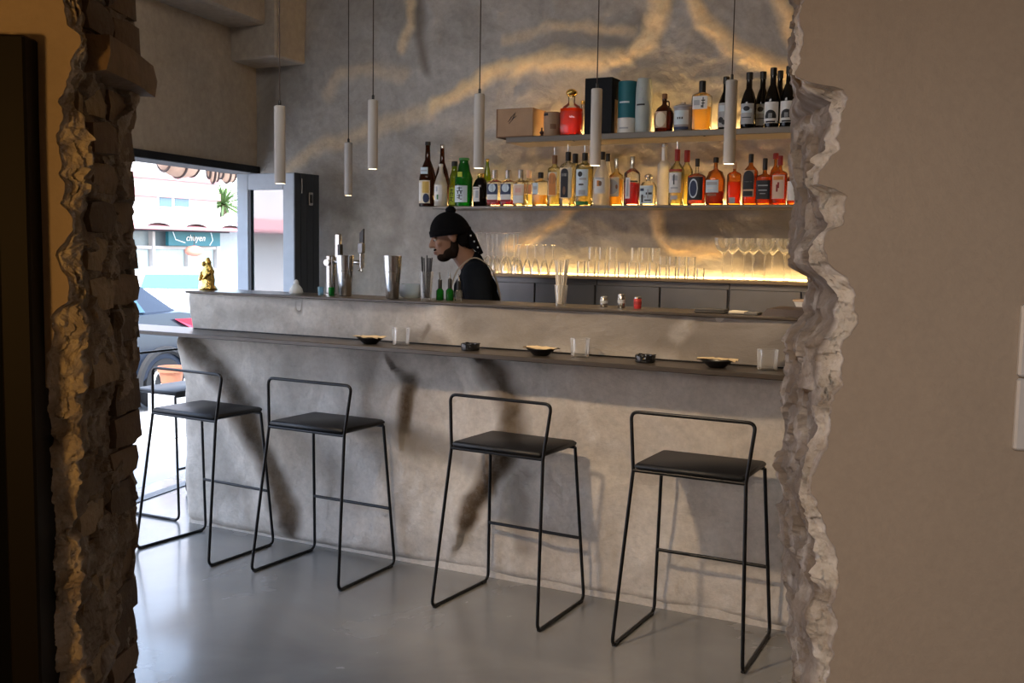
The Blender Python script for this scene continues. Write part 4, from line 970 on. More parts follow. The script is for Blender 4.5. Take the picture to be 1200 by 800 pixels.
# ================================================================== GLASSES ON THE LIT COUNTER
DG = 'drink_glass'
ORD = ['leftmost', 'second from the left', 'third from the left', 'fourth from the left', 'fifth from the left', 'sixth from the left', 'seventh from the left', 'eighth from the left']
def tumbler(label, x, y, z, r, h, group, name='rocks_glass', up=True, taper=0.92, thick=0.003):
    rb = r * taper
    prof = [(rb, 0), (r, h), (r - thick, h), (rb - thick, 0.012), (0.002, 0.012)]
    me = MB().lathe(prof, 20, cap1=True).mesh(name, True, 50)
    o = link(name, me, DG, None, (x, y, z)); tag(o, label, 'glass', group)
    return o
def stem_glass(label, x, y, z, rbowl, hb, h, group, name, inverted=False):
    rows = [(rbowl * .62, 0), (rbowl * .62, .003), (.006, .007), (.0042, .02), (.0042, h - hb - .006), (.012, h - hb), (rbowl * .70, h - hb * .72), (rbowl * .96, h - hb * .35), (rbowl, h), (rbowl - .002, h), (rbowl * .94, h - hb * .35), (rbowl * .66, h - hb * .68), (.004, h - hb + .006)]
    if inverted: rows = [(r, h - z_) for r, z_ in rows]
    me = MB().lathe(rows, 20).mesh(name, True, 50)
    o = link(name, me, DG, None, (x, y, z)); tag(o, label, 'glass', group)
    return o
def cx_at(px, Y): return atY(px, 315, Y).x
# stemmed glasses, upside down, behind the bartender
for i, (px, Y) in enumerate([(560, 5.74), (571, 5.74), (582, 5.74), (594, 5.74), (606, 5.74), (577, 5.85), (590, 5.85), (602, 5.85)]):
    stem_glass('upside-down wine glass beside the bartender, %s in the %s row' % (ORD[i % 5], 'front' if Y < 5.8 else 'back'), cx_at(px, Y), Y, ZC, .036, .105, .255, 'upside-down wine glasses on the back counter', 'wine_glass', True)
for i, (px, Y) in enumerate([(608, 5.66), (617.5, 5.66), (627, 5.66), (637.5, 5.66), (648, 5.68)]):
    stem_glass('small upside-down cordial glass, %s of five beside the pale straws' % ORD[i], cx_at(px, Y), Y, ZC, .028, .09, .185, 'small stemmed glasses on the back counter', 'cordial_glass', True)
for i, px in enumerate(range(681, 770, 12)):
    tumbler('clear rocks glass, %s in the bottom row on the glowing counter' % ORD[i], cx_at(px, 5.68), 5.68, ZC, .0265, .088, 'bottom row of rocks glasses')
for i, px in enumerate((694, 706, 718, 744, 756, 768)):
    tumbler('clear rocks glass, %s of those stacked on the bottom row' % ORD[i], cx_at(px, 5.70), 5.70, ZC + .0885, .0265, .085, 'second row of rocks glasses')
for i, px in enumerate((777, 788, 799, 810, 821)):
    tumbler('short tumbler left of the coupes, %s in the lower layer' % ORD[i], cx_at(px, 5.67), 5.67, ZC, .0245, .065, 'lower layer of short tumblers', 'short_tumbler')
    if px < 815: tumbler('short tumbler left of the coupes, %s in the upper layer' % ORD[i], cx_at(px, 5.67), 5.67, ZC + .0655, .0245, .060, 'upper layer of short tumblers', 'short_tumbler')
for i, (px, Y) in enumerate([(847, 5.69), (872, 5.69), (896, 5.69), (919, 5.69), (858, 5.81), (882, 5.81), (905, 5.81), (928, 5.81)]):
    stem_glass('wide upright coupe glass on the glowing counter, %s in the %s row' % (ORD[i % 4], 'front' if Y < 5.75 else 'back'), cx_at(px, Y), Y, ZC,   .051, .085, .235, 'coupe glasses on the back counter', 'coupe_glass')

# ================================================================== ON THE BAR TOP
def bx(px, Y): return atY(px, 345, Y).x
# gold figurine at the street end
x = bx(244, 4.52)
t = thing('gold_figurine', 'small shiny gold figurine at the street end of the bar', 'figurine', (x, 4.52, ZT))
rng2 = np.random.RandomState(4)
mb = MB(); spec = [(.048, .042, 0, 2.4), (.050, .044, .015, 2.2), (.040, .036, .03, 2), (.044, .038, .06, 2), (.036, .032, .09, 2), (.038, .030, .11, 2), (.026, .024, .135, 2), (.018, .018, .15, 2), (.020, .020, .162, 2), (.012, .012, .178, 2), (.004, .004, .19, 2)]
mb.loft(spec, 16); mb.v = [(a + rng2.uniform(-.004, .004), b + rng2.uniform(-.004, .004), c_) for a, b, c_ in mb.v]; mb.build('body', 'gold', t, angle=60)
MB().ball((-.012, -.018, .152), .016).build('head', 'gold', t); MB().capsule((-.03, -.02, .10), (-.02, -.045, .06), .010, .009).build('arm', 'gold', t); MB().capsule((.03, -.02, .10), (.012, -.045, .07), .010, .009).build('arm', 'gold', t)
MB().lathe([(.052, 0), (.054, .008), (.048, .014)], 18).build('base', 'gold', t)
# white flask
x = bx(347, 4.55)
t = thing('white_flask', 'squat white flask-shaped bottle at the folding door end of the bar', 'bottle', (x, 4.55, ZT))
MB().lathe([(.036, 0), (.040, .006), (.034, .028), (.018, .048), (.011, .054)], 18).build('body', mat('flask_white', (.70, .72, .70), .4), t, angle=50)
MB().lathe([(.015, .053), (.016, .058), (.010, .074), (.004, .078)], 14).build('stopper', 'flask_white', t)
for px, c_, lab in ((376, 'ice', 'small pale blue shot cup on the bar beside the tap column'), (388.5, 'green', 'small green shot cup on the bar by the steel shaker')):
    gm = glass_mat('cup_' + c_, (.55, .80, .92) if c_ == 'ice' else (.05, .55, .12), .05, .4)
    o = MB().lathe([(.015, 0), (.018, .045), (.0165, .045), (.0135, .005), (.002, .005)], 16).build('shot_cup', gm, None, angle=50, loc=(bx(px, 4.50), 4.50, ZT)); tag(o, lab, 'cup', 'small coloured cups on the bar')
# tap column with two taps
t = thing('beer_tap', 'steel beer tap column with black handles behind the left shaker', 'tap', (bx(388, 4.60), 4.60, ZT))
zt1 = atY(388, 300, 4.60).z - ZT
MB().lathe([(.034, 0), (.034, .006), (.026, .010), (.026, zt1), (.022, zt1 + .004)], 20).build('column', 'steel', t)
MB().tube([(0, -.026, zt1 - .035), (0, -.045, zt1 - .035)], .018, 14).build('collar', 'steel', t)
xo = bx(396.5, 4.60) - bx(388, 4.60); zh = atY(397, 271, 4.60).z - ZT
MB().box(xo - .018, xo + .018, -.012, .012, zt1 - .01, zh - .012, .006).build('tap_handle', 'steel', t)
MB().box(xo + .004, xo + .020, -.0135, .0135, zt1 + .004, zt1 + .065).build('handle_grip', 'black_plastic', t, smooth=False)
x2 = bx(424, 4.60) - bx(388, 4.60); za = atY(424, 268, 4.60).z - ZT; zb = atY(424, 318, 4.60).z - ZT
MB().tube([(0, .0, zt1 - .03), (x2 * .6, .0, zt1 - .03), (x2, 0, zt1 - .03)], .012, 10).build('arm', 'steel', t)
MB().add([(x2 - .012, -.007, za - .085), (x2 + .012, -.007, za - .085), (x2 + .012, -.007, za), (x2 - .012, -.007, za - .022), (x2 - .012, .007, za - .085), (x2 + .012, .007, za - .085), (x2 + .012, .007, za), (x2 - .012, .007, za - .022)],
         [(0, 1, 2, 3), (7, 6, 5, 4), (0, 4, 5, 1), (1, 5, 6, 2), (2, 6, 7, 3), (3, 7, 4, 0)]).build('tap_handle', 'black_plastic', t, smooth=False)
MB().box(x2 - .019, x2 + .013, -.014, .014, za - .135, za - .075, .004).build('tap_block', 'brushed_steel', t)
MB().lathe([(.012, zb + .02), (.014, za - .135)], 12, cx=x2).build('spout_body', 'steel', t)
MB().tube([(x2, 0, zb + .025), (x2 + .006, -.01, zb + .01), (x2 + .010, -.014, zb)], .006, 8).build('spout', 'steel', t)
MB().tube([(x2, 0, zb + .025), (x2 - .014, -.004, zb + .012), (x2 - .018, -.006, zb + .004)], .006, 8).build('spout', 'steel', t)
# shakers
for px, pt, Y, lab in ((404.5, 299, 4.50, 'steel cocktail shaker tins in front of the beer tap'), (460, 299.5, 4.46, 'steel cocktail shaker tins standing alone on the bar, right of the tap')):
    h = atY(px, pt, Y).z - ZT
    t = thing('cocktail_shaker', lab, 'shaker', (bx(px, Y), Y, ZT), 0, 'steel cocktail shakers on the bar')
    MB().lathe([(.030, 0), (.034, .004), (.0425, h * .62), (.0455, h * .62 + .002)], 28).build('lower_tin', 'steel', t, angle=45)
    MB().lathe([(.0425, h * .60), (.0480, h), (.0465, h), (.041, h * .63)], 28).build('upper_tin', 'steel', t, angle=45)
# black straws glass
def straw_glass(label, px, pt_glass, pt_straw, Y, r, n, m, spread, seed, cat_name='straw_glass'):
    h = atY(px, pt_glass, Y).z - ZT; hs_ = atY(px, pt_straw, Y).z - ZT
    t = thing(cat_name, label, 'glass', (bx(px, Y), Y, ZT))
    MB().lathe([(r * .72, 0), (r, h), (r - .002, h), (r * .70, .010), (.002, .010)], 22).build('glass', DG, t, angle=50)
    g = random.Random(seed)
    for k in range(n):
        a = 2 * math.pi * k / n + g.uniform(-.3, .3); q = g.uniform(.2, .5); q2 = g.uniform(.6, 1.0) * spread
        MB().tube([(r * q * math.cos(a), r * q * math.sin(a), .012), (r * q2 * math.cos(a), r * q2 * math.sin(a), hs_ * g.uniform(.93, 1.0))], .0032, 6).build('straw', m, t)
straw_glass('tall glass full of thick black straws in front of the bartender', 499.5, 318, 299, 4.46, .036, 9, 'black_plastic', .95, 2)
straw_glass('tall ribbed glass full of pale paper straws right of the bartender', 657.5, 334, 304, 4.46, .032, 16, mat('straw_pale', (.62, .56, .46), .6), 1.15, 5)
# ice bowl behind
t = thing('glass_bowl', 'rounded clear glass bowl between the shaker and the black straws', 'bowl', (bx(482, 4.60), 4.60, ZT))
MB().lathe([(.040, 0), (.060, .012), (.066, .045), (.062, .075), (.060, .075), (.063, .045), (.056, .014), (.002, .006)], 24).build('glass', glass_mat('bowl_glass', (.86, .93, .97), .03, .35, 1.6), t, angle=50)
# mixer bottles with green bases and pourers
for i, (px, pt, lab) in enumerate(((515.5, 319, 'small bitters bottle with steel pourer, nearest the black straws'), (527, 318, 'small bitters bottle with steel pourer, middle of the three'), (537.5, 321, 'small bitters bottle with steel pourer, nearest the bartender\'s arm'))):
    Y = 4.52; h = atY(px, pt, Y).z - ZT
    t = thing('bitters_bottle', lab, 'bottle', (bx(px, Y), Y, ZT), 0, 'small bitters bottles on the bar')
    MB().lathe([(.019, 0), (.020, .004), (.020, h * .34), (.008, h * .44), (.008, h * .5)], 16).build('glass', GL['green' if i < 2 else 'clear'], t, angle=50)
    cp = MB().lathe([(.0105, h * .42), (.0105, h * .72), (.006, h * .76)], 12).build('cap', 'black_plastic', t)
    MB().tube([(0, 0, h * .75), (-.003, -.002, h)], [.004, .003], 6).build('pour_spout', 'steel', cp)
# spice cans
for px, pt, c_, lab in ((708, 347, 'steel', 'left small steel can on the bar right of the straw glass'), (728.5, 344.5, 'steel', 'taller small steel can on the bar left of the red can'), (747.5, 347.5, 'red', 'small red can on the bar top')):
    Y = 4.54; h = atY(px, pt, Y).z - ZT; m = 'steel' if c_ == 'steel' else mat('can_red', (.42, .03, .03), .35)
    h = max(h, .05)
    t = thing('spice_can', lab, 'can', (bx(px, Y), Y, ZT), 0, 'small cans on the bar')
    MB().lathe([(.0165, 0), (.018, .003), (.018, h - .010), (.0165, h - .008)], 18).build('body', m, t)
    MB().lathe([(.0175, h - .009), (.0175, h - .002), (.015, h)], 18).build('lid', 'steel', t)
    MB().lathe([(.0186, h * .35), (.0186, h * .6)], 18, cap0=False, cap1=False).build('band', paper('grey') if c_ == 'steel' else paper('red'), t)
# slim items at the right end
t = thing('folded_cloth', 'folded dark cloth lying flat on the right part of the bar', 'cloth', (bx(835, 4.47), 4.47, ZT))
mb = MB().box(-.070, .070, -.045, .045, 0, .011, .004); mb.box(-.068, .066, -.043, .044, .010, .018, .003); mb.build('cloth', mat('cloth_dark', (.06, .055, .05), .9, 0, .2, 60), t, angle=60)
t = thing('card_stack', 'flat stack of cards with pale yellow face on the bar', 'cards', (bx(874, 4.46), 4.46, ZT))
MB().box(-.065, .065, -.04, .04, 0, .012, .002).build('stack', mat('card_grey', (.12, .11, .10), .6), t); MB().box(-.062, .005, -.041, .038, .006, .0145, .001).build('top_card', paper('cream'), t)
t = thing('menu_folder', 'dark leather menu folder leaning flat at the right end of the bar', 'menu', (bx(925, 4.50), 4.50, ZT))
MB().add([(-.10, -.08, 0), (.13, -.08, 0), (.13, .08, 0), (-.07, .08, 0), (-.08, -.06, .030), (.13, -.06, .030), (.13, .08, .036), (-.06, .08, .036)], [(3, 2, 1, 0), (4, 5, 6, 7), (0, 1, 5, 4), (1, 2, 6, 5), (2, 3, 7, 6), (3, 0, 4, 7)]).build('cover', mat('menu_leather', (.035, .020, .018), .45), t, smooth=False)
MB().box(.01, .05, -.0625, -.058, .008, .012).build('bookmark', paper('pink'), t, smooth=False)
t = thing('paper_tray', 'white paper food tray on the bar at the chipped wall edge', 'tray', (bx(951, 4.645), 4.645, ZT))
mb = MB(); mb.loft([(.045, .035, 0, 4), (.075, .055, .062, 4), (.073, .053, .062, 4), (.043, .033, .003, 4)], 20); mb.build('tray', paper('white'), t, angle=40)
MB().loft([(.0765, .0565, .058, 4), (.0765, .0565, .066, 4)], 20, cap0=False, cap1=False).build('rim', paper('tan'), t)

# ================================================================== ON THE LEDGE
def lx(px, py): return atZ(px, py, ZL)
napkin = mat('napkin', (.62, .47, .27), .8, 0, .2, 60)
for px, py, lab in ((437, 402, 'black saucer with a crumpled tan napkin, leftmost on the ledge'), (635, 416, 'black saucer with a crumpled tan napkin, middle of the ledge'), (838, 431, 'black saucer with a crumpled tan napkin, right end of the ledge')):
    p = lx(px, py); t = thing('saucer', lab, 'dish', (p.x, 4.25, ZL), random.uniform(-.3, .3), 'black saucers with napkins on the ledge')
    k = 1.0
    MB().lathe([(.030, 0), (.036, .003), (.058, .022), (.070, .032), (.068, .034), (.055, .025), (.034, .007), (.002, .006)], 24).build('dish', 'black_plastic', t, angle=50)
    g = np.random.RandomState(int(px)); mb = MB(); rows = []
    for i in range(7):
        rows.append([((i / 6 - .5) * .165 + g.uniform(-.006, .006), (j / 5 - .5) * .09 + g.uniform(-.006, .006), .034 + g.uniform(-.003, .007)) for j in range(6)])
    for r_ in rows: pass
    top = [q for r_ in rows for q in r_]; n_ = len(top); vs = top + [(a, b, c_ - .002) for a, b, c_ in top]; fs = []
    for i in range(6):
        for j in range(5):
            a = i * 6 + j; fs.append((a, a + 6, a + 7, a + 1)); fs.append((n_ + a, n_ + a + 1, n_ + a + 7, n_ + a + 6))
    mb.add(vs, fs).build('napkin', napkin, t, angle=20)
for px, py, lab in ((472.5, 404, 'clear tumbler on the ledge beside the leftmost saucer'), (683, 418, 'clear tumbler on the ledge beside the middle saucer'), (897.5, 434.5, 'clear tumbler on the ledge near the chipped right wall edge')):
    p = lx(px, py); hh = .088
    o = tumbler(lab, p.x, 4.27, ZL, .045, hh, 'clear tumblers on the ledge', 'tumbler', taper=.9, thick=.0035)
for px, py, lab in ((552.5, 410, 'black round ashtray between the two left saucers on the ledge'), (753.5, 425, 'black round ashtray right of the middle saucer on the ledge')):
    p = lx(px, py); t = thing('ashtray', lab, 'ashtray', (p.x, 4.26, ZL), 0, 'black ashtrays on the ledge')
    prof = [(.040, 0), (.044, .003), (.046, .030), (.044, .033), (.036, .031), (.033, .010), (.002, .008)]
    MB().lathe(prof, 24).build('body', mat('ashtray_black', (.010, .010, .011), .15), t, angle=45)
    for k in range(3):
        a = k * 2.09 + .4; MB().box(-.006, .006, -.006, .006, 0, .004).build('rest', 'ashtray_black', t, smooth=False, loc=(.040 * math.cos(a), .040 * math.sin(a), .032))

# ================================================================== THE BARTENDER
def remeshed(name, mb, voxel, m, parent=None, smooth_it=6):
    """join overlapping shapes into one continuous skin"""
    me = mb.mesh(name, False); tmp = bpy.data.objects.new('tmp', me); col.objects.link(tmp)
    md = tmp.modifiers.new('r', 'REMESH'); md.mode = 'VOXEL'; md.voxel_size = voxel
    sm = tmp.modifiers.new('s', 'SMOOTH'); sm.iterations = smooth_it; sm.factor = 0.5
    dg = bpy.context.evaluated_depsgraph_get(); dg.update()
    out = bpy.data.meshes.new_from_object(tmp.evaluated_get(dg)); bpy.data.objects.remove(tmp)
    out.polygons.foreach_set('use_smooth', [True] * len(out.polygons)); out.materials.clear()
    return link(name, out, m, parent)

PY = 4.95
hc = atY(526.5, 276, PY)                       # head centre
PROT = R(30); HX, HZ = -0.150, hc.z - 0.005
person = thing('person', 'bartender in dark navy T-shirt, beige apron and black cap, looking down', 'person', (hc.x - HX * math.cos(PROT) - .015 * math.sin(PROT), PY - HX * math.sin(PROT) + .015 * math.cos(PROT), 0), PROT)
skin = mat('skin', (0.30, 0.155, 0.095), 0.5, 0, 0.1, 12)
HM = Matrix.Translation((HX, -0.015, HZ)) @ Matrix.Rotation(R(6), 4, 'Z') @ Matrix.Rotation(R(-14), 4, 'Y') @ Matrix.Scale(1.03, 4)
def H(*p): return HM @ Vector(p)
def hball(mb, c, r, seg=18, rings=12):
    k = len(mb.v); mb.ball(c, r, seg, rings); mb.v[k:] = [tuple(HM @ Vector(v)) for v in mb.v[k:]]
def hcap(mb, a, b, ra, rb): mb.capsule(H(*a), H(*b), ra * 1.1, rb * 1.1)
SH = Vector((0.0, 0, 1.505))                  # between the shoulders
NS, FS = SH + Vector((0.0, -0.185, -0.01)), SH + Vector((0.0, 0.185, -0.01))
elb_n, elb_f = Vector((0.045, -0.235, 1.17)), Vector((0.03, 0.235, 1.17))
wr_n, wr_f = Vector((-0.20, -0.13, 1.10)), Vector((-0.22, 0.12, 1.10))
hip = Vector((0.045, 0, 0.96))
mb = MB()
hball(mb, (.012, 0, .030), (.098, .077, .090)); hball(mb, (-.030, 0, -.035), (.060, .058, .084)); hball(mb, (-.055, 0, -.098), (.034, .034, .024)); hball(mb, (-.010, 0, -.070), (.060, .056, .045))
hcap(mb, (-.086, 0, .012), (-.110, 0, -.028), .009, .013); hball(mb, (-.100, .010, -.034), .009); hball(mb, (-.100, -.010, -.034), .009)
hball(mb, (-.080, 0, .022), (.014, .050, .011)); hball(mb, (-.088, 0, -.062), (.013, .023, .007)); hball(mb, (-.085, 0, -.076), (.012, .020, .008))
hball(mb, (.012, .078, -.008), (.020, .009, .031)); hball(mb, (.012, -.078, -.008), (.020, .009, .031))
for s in (-1, 1): hball(mb, (-.062, s * .036, -.020), (.022, .022, .022))
mb.capsule(H(.030, 0, -.060), SH + Vector((-.01, 0, .02)), .062, .066)
mb.capsule(NS + Vector((0, .05, 0)), FS - Vector((0, .05, 0)), .072, .072)
mb.capsule(SH + Vector((.0, -.07, -.10)), SH + Vector((.0, .07, -.10)), .112, .112); mb.capsule(SH + Vector((.01, 0, -.15)), hip, .118, .125)
mb.capsule(hip + Vector((0, -.06, 0)), hip + Vector((0, .06, 0)), .115, .115)
for S_, E_, W_, sg in ((NS, elb_n, wr_n, -1), (FS, elb_f, wr_f, 1)):
    mb.capsule(S_, E_, .058, .043); mb.capsule(E_, W_, .042, .028)
    d = (W_ - E_).normalized(); side = Vector((0, 0, 1)).cross(d).normalized(); pc = W_ + d * .05
    mb.capsule(W_, pc, .026, .034)
    for k, (off, ln) in enumerate(((-.028, .070), (-.009, .080), (.010, .075), (.027, .060))):
        a = pc + d * .018 + side * off; b = a + d * ln * .55 + Vector((0, 0, -.008)); c_ = b + d * ln * .35 + Vector((0, 0, -.030))
        mb.capsule(a, b, .0095, .009); mb.capsule(b, c_, .009, .008)
    ts = side * (-1 if sg < 0 else 1) * -1
    a = W_ + d * .02 + ts * .022; b = a + ts * .025 + d * .025; mb.capsule(a, b, .011, .010); mb.capsule(b, b + d * .03 + Vector((0, 0, -.01)), .010, .008)
for s in (-1, 1):
    kn = Vector((.02, s * .09, .50)); an = Vector((.05, s * .09, .08))
    mb.capsule(hip + Vector((0, s * .085, -.03)), kn, .088, .060); mb.capsule(kn, an, .058, .040); mb.capsule(an, Vector((-.12, s * .10, .04)), .040, .034); mb.capsule(Vector((.07, s * .09, .04)), an, .038, .04)
body = remeshed('body', mb, 0.0065, skin, person)
# clothing
mb = MB()
g = .014
mb.capsule(NS + Vector((0, .05, 0)), FS - Vector((0, .05, 0)), .072 + g, .072 + g); mb.capsule(SH + Vector((.0, -.07, -.10)), SH + Vector((.0, .07, -.10)), .112 + g, .112 + g)
mb.capsule(SH + Vector((.01, 0, -.15)), hip, .118 + g, .125 + g); mb.capsule(hip + Vector((0, -.06, 0)), hip + Vector((0, .06, 0)), .115 + g, .115 + g)
for S_, E_ in ((NS, elb_n), (FS, elb_f)): mb.capsule(S_, S_ + (E_ - S_) * .78, .058 + g * 1.4, .060 + g)
mb.capsule(SH + Vector((-.012, 0, .02)), SH + Vector((-.02, 0, .055)), .076, .070)
remeshed('shirt', mb, 0.009, mat('navy_shirt', (0.005, 0.007, 0.011), 0.9, 0, .2, 40, .15, 30, spec=0.08), person, 4)
mb = MB()
for s in (-1, 1):
    kn = Vector((.02, s * .09, .50)); an = Vector((.05, s * .09, .10)); mb.capsule(hip + Vector((0, s * .085, -.03)), kn, .105, .078); mb.capsule(kn, an, .076, .060)
mb.capsule(hip + Vector((0, -.06, -.02)), hip + Vector((0, .06, -.02)), .135, .135)
remeshed('trousers', mb, 0.012, mat('trousers_black', (0.014, 0.014, 0.016), 0.9), person, 4)
for s in (-1, 1):
    mb = MB(); mb.capsule(Vector((-.13, s * .10, .043)), Vector((.06, s * .09, .045)), .043, .045); remeshed('shoe', mb, .01, 'black_leather', person, 3)
# apron bib on the chest with straps over the shoulders
apron = mat('apron_beige', (0.40, 0.34, 0.255), 0.9, 0, .1, 60)
mb = MB(); rows = []
for i in range(13):
    z = 0.62 + (1.36 - 0.62) * i / 12
    hw = .17 if z < 1.08 else .17 - (.17 - .095) * (z - 1.08) / .28
    cxz = hip.x + (SH.x - hip.x) * min(1, max(0, (z - hip.z) / (SH.z - .15 - hip.z)))
    rr_ = .142 if z > .85 else .150
    row_ = []
    for j in range(11):
        y = -hw + 2 * hw * j / 10; x_ = cxz - math.sqrt(max(.0004, (rr_ + .012) ** 2 - min(abs(y), rr_) ** 2 * .62)); row_.append((x_, y, z))
    rows.append(row_ + [(a + .004, b, c_) for a, b, c_ in reversed(row_)])
mb.rows(rows); ap = mb.build('apron', apron, person, angle=60)
def strap(pts, w):
    mb = MB(); rows = []; P = fillet(pts, .05, 6)
    for i, p in enumerate(P):
        q = P[min(i + 1, len(P) - 1)] - P[max(i - 1, 0)]; n_ = Vector((0, 1, 0)); n_ = (n_ - q.normalized() * n_.dot(q.normalized())).normalized(); up_ = q.normalized().cross(n_)
        rows.append([p + n_ * w + up_ * .003, p - n_ * w + up_ * .003, p - n_ * w - up_ * .003, p + n_ * w - up_ * .003])
    return mb.rows(rows)
for s in (-1, 1):
    strap([(-.118, s * .085, 1.345), (-.140, s * .10, 1.42), (-.100, s * .105, 1.535), (-.01, s * .105, 1.606), (.09, s * .10, 1.540), (.138, s * .07, 1.40), (.15, s * .03, 1.15)], .0135).build('strap', apron, ap, angle=60)
    MB().ball((-.128, s * .092, 1.375), .009).build('buckle', 'steel', ap)
# cap with knot, and tail of the scarf with pale beads
mb = MB(); rows = []
for i in range(13):
    t_ = i / 12 * math.pi * .5; zc_ = .012 + .122 * math.sin(t_); k = math.cos(t_) if i < 12 else .02
    rows.append([H(.012 + .112 * k * math.cos(a) , .092 * k * math.sin(a), zc_ + (.020 * math.cos(a) * -1 * (1 - i / 12)) * .55) for a in [2 * math.pi * j / 28 for j in range(28)]])
capo = mb.rows(rows).build('cap', mat('cap_black', (0.004, 0.004, 0.005), 0.9, 0, .2, 60, spec=0.08), person, angle=60)
mb = MB(); rows = []
for dz_, kk in ((-.004, 1.012), (.0, 1.03), (.026, 1.02), (.030, .98)):
    rows.append([H(.012 + .112 * kk * math.cos(a), .092 * kk * math.sin(a), .010 + dz_ - .011 * math.cos(a)) for a in [2 * math.pi * j / 28 for j in range(28)]])
mb.rows(rows, False, False).build('cap_band', 'cap_black', capo, angle=60)
MB().ball(tuple(H(.040, 0, .136)), (.030, .030, .024)).build('cap_knot', 'cap_black', capo)
hair = mat('hair_black', (0.005, 0.004, 0.004), 0.8, spec=0.1)
mb = MB(); mb.tube([H(.085, -.02, .02), H(.108, -.035, -.03), H(.118, -.05, -.075) , H(.135, -.06, -.115)], [.034, .030, .024, .012], 10)
mb.tube([H(.090, .01, .02), H(.118, .0, -.03), H(.132, -.01, -.085), H(.150, -.02, -.13)], [.030, .026, .02, .01], 10)
ht = mb.build('scarf_tail', 'cap_black', person, angle=60)
for p in ((.108, -.066, -.020), (.118, -.078, -.055), (.130, -.076, -.090)): MB().ball(tuple(H(*p)), .005).build('bead', 'white_plastic', ht)
mb = MB()
for s in (-1, 1): hball(mb, (.062, s * .060, -.020), (.034, .014, .050))
hball(mb, (.078, 0, -.040), (.042, .062, .075)); mb.build('hair', hair, person, angle=60)
mb = MB(); hball(mb, (-.050, 0, -.098), (.042, .043, .030)); hball(mb, (-.012, .044, -.085), (.045, .018, .034)); hball(mb, (-.012, -.044, -.085), (.045, .018, .034)); hball(mb, (.012, -.057, -.055), (.022, .012, .042)); hball(mb, (.012, .057, -.055), (.022, .012, .042)); hball(mb, (-.092, 0, -.053), (.011, .028, .006))
remeshed('beard', mb, .005, mat('beard_dark', (0.016, 0.009, 0.006), 0.9, spec=0.1), person, 3)
for s in (-1, 1):
    MB().tube([H(-.086, s * .012, .027), H(-.092, s * .030, .030), H(-.080, s * .052, .022)], [.0045, .0055, .003], 6).build('eyebrow', hair, person)
    mb = MB(); hball(mb, (-.079, s * .031, .002), (.011, .015, .009)); mb.build('eye', mat('eye_white', (.45, .42, .38), .3), person)
    mb = MB(); hball(mb, (-.0885, s * .032, -.001), (.0035, .006, .006)); mb.build('iris', mat('iris_brown', (.02, .01, .006), .2), person)
    mb = MB(); hball(mb, (-.0795, s * .031, .007), (.0125, .0165, .007)); mb.build('eyelid', skin, person)
mb = MB(); hball(mb, (-.094, 0, -.066), (.012, .021, .004)); hball(mb, (-.092, 0, -.074), (.012, .018, .0045)); mb.build('lips', mat('lips', (.24, .09, .065), .45), person, angle=60)

# ================================================================== THE STREET
GZ = -0.32
mat('asphalt', (0.24, 0.24, 0.245), 0.9, 0, .2, 3, .3, 60)
pav = mat('pavement_stone', (0.52, 0.515, 0.505), 0.85, 0, .12, 2, .2, 40)
struct(MB().box(-7.2, 0.0, -30, 60, GZ - .2, -0.012).build('pavement', pav, smooth=False), 'pale pavement outside the street opening')
bpy.data.objects['pavement'].location.x = -0.0
struct(MB().box(-40, -7.2, -60, 90, GZ - .3, GZ).build('road', 'asphalt', smooth=False), 'grey street')
# trim the pavement so that it does not run under the floor
me = bpy.data.objects['pavement'].data
for v in me.vertices:
    if v.co.x > -1: v.co.x = xf(v.co.y) + 0.02 if abs(v.co.y) < 100 else v.co.x

SX = -22.0
def sp(px, py, dX=0.0): return atX(px, py, SX + dX)
bld = thing('shop_building', 'white two-storey shop building with pink bands across the street', 'building', (SX, 20, GZ))
bo = bld.location
wallw = mat('building_white', (0.42, 0.40, 0.395), 0.8, 0, .05, 2); pink = mat('building_pink', (0.36, 0.17, 0.18), 0.8); shopg = mat('shop_blue_grey', (0.30, 0.35, 0.38), .5)
def sbox(name, px0, py0, px1, py1, x0, x1, m, parent=bld, bev=0.0):
    """px box on the facade plane; x0..x1 = depth range in front (+) of it"""
    a, b = sp(px0, py0), sp(px1, py1); zt_, zb_ = (a.z + sp(px1, py0).z) / 2, (b.z + sp(px0, py1).z) / 2
    if zb_ > zt_: zb_, zt_ = zt_, zb_
    o = MB().box(SX + x0, SX + x1, a.y, b.y, zb_, zt_, bev).build(name, m, None, smooth=bev > 0)
    o.parent = parent; o.location = -Vector(bo) if parent == bld else (0, 0, 0)
    return o
yl, yr = sp(120, 240).y, sp(300, 240).y
o = MB().box(SX - 8, SX, -45, sp(254, 240).y, GZ, 8.5).build('wall', wallw, None, smooth=False); o.parent = bld; o.location = -Vector(bo)
o = MB().box(SX - 8, SX - .3, sp(254, 240).y, 37, GZ, sp(254, 262).z).build('side_wing', shopg, None, smooth=False); o.parent = bld; o.location = -Vector(bo)
sbox('band', -300, 211, 254, 221, 0, .15, pink); sbox('band', -300, 190, 254, 197, 0, .12, pink)
for (a, b) in ((184.5, 199), (202.5, 219.5)):
    f = sbox('window', a - 1, 222.5, b + 1, 244, 0, .06, mat('window_white', (.8, .8, .8), .5)); p_ = sbox('pane', a, 223.5, b, 242, .05, .08, mat('pane_blue', (.05, .11, .17), .1), f)
for (a, b) in ((120, 134), (137, 151), (60, 74), (77, 91), (0, 14), (17, 31)):
    f = sbox('window', a - 1, 222.5, b + 1, 244, 0, .06, MATS['window_white']); p_ = sbox('pane', a, 223.5, b, 242, .05, .08, MATS['pane_blue'], f)
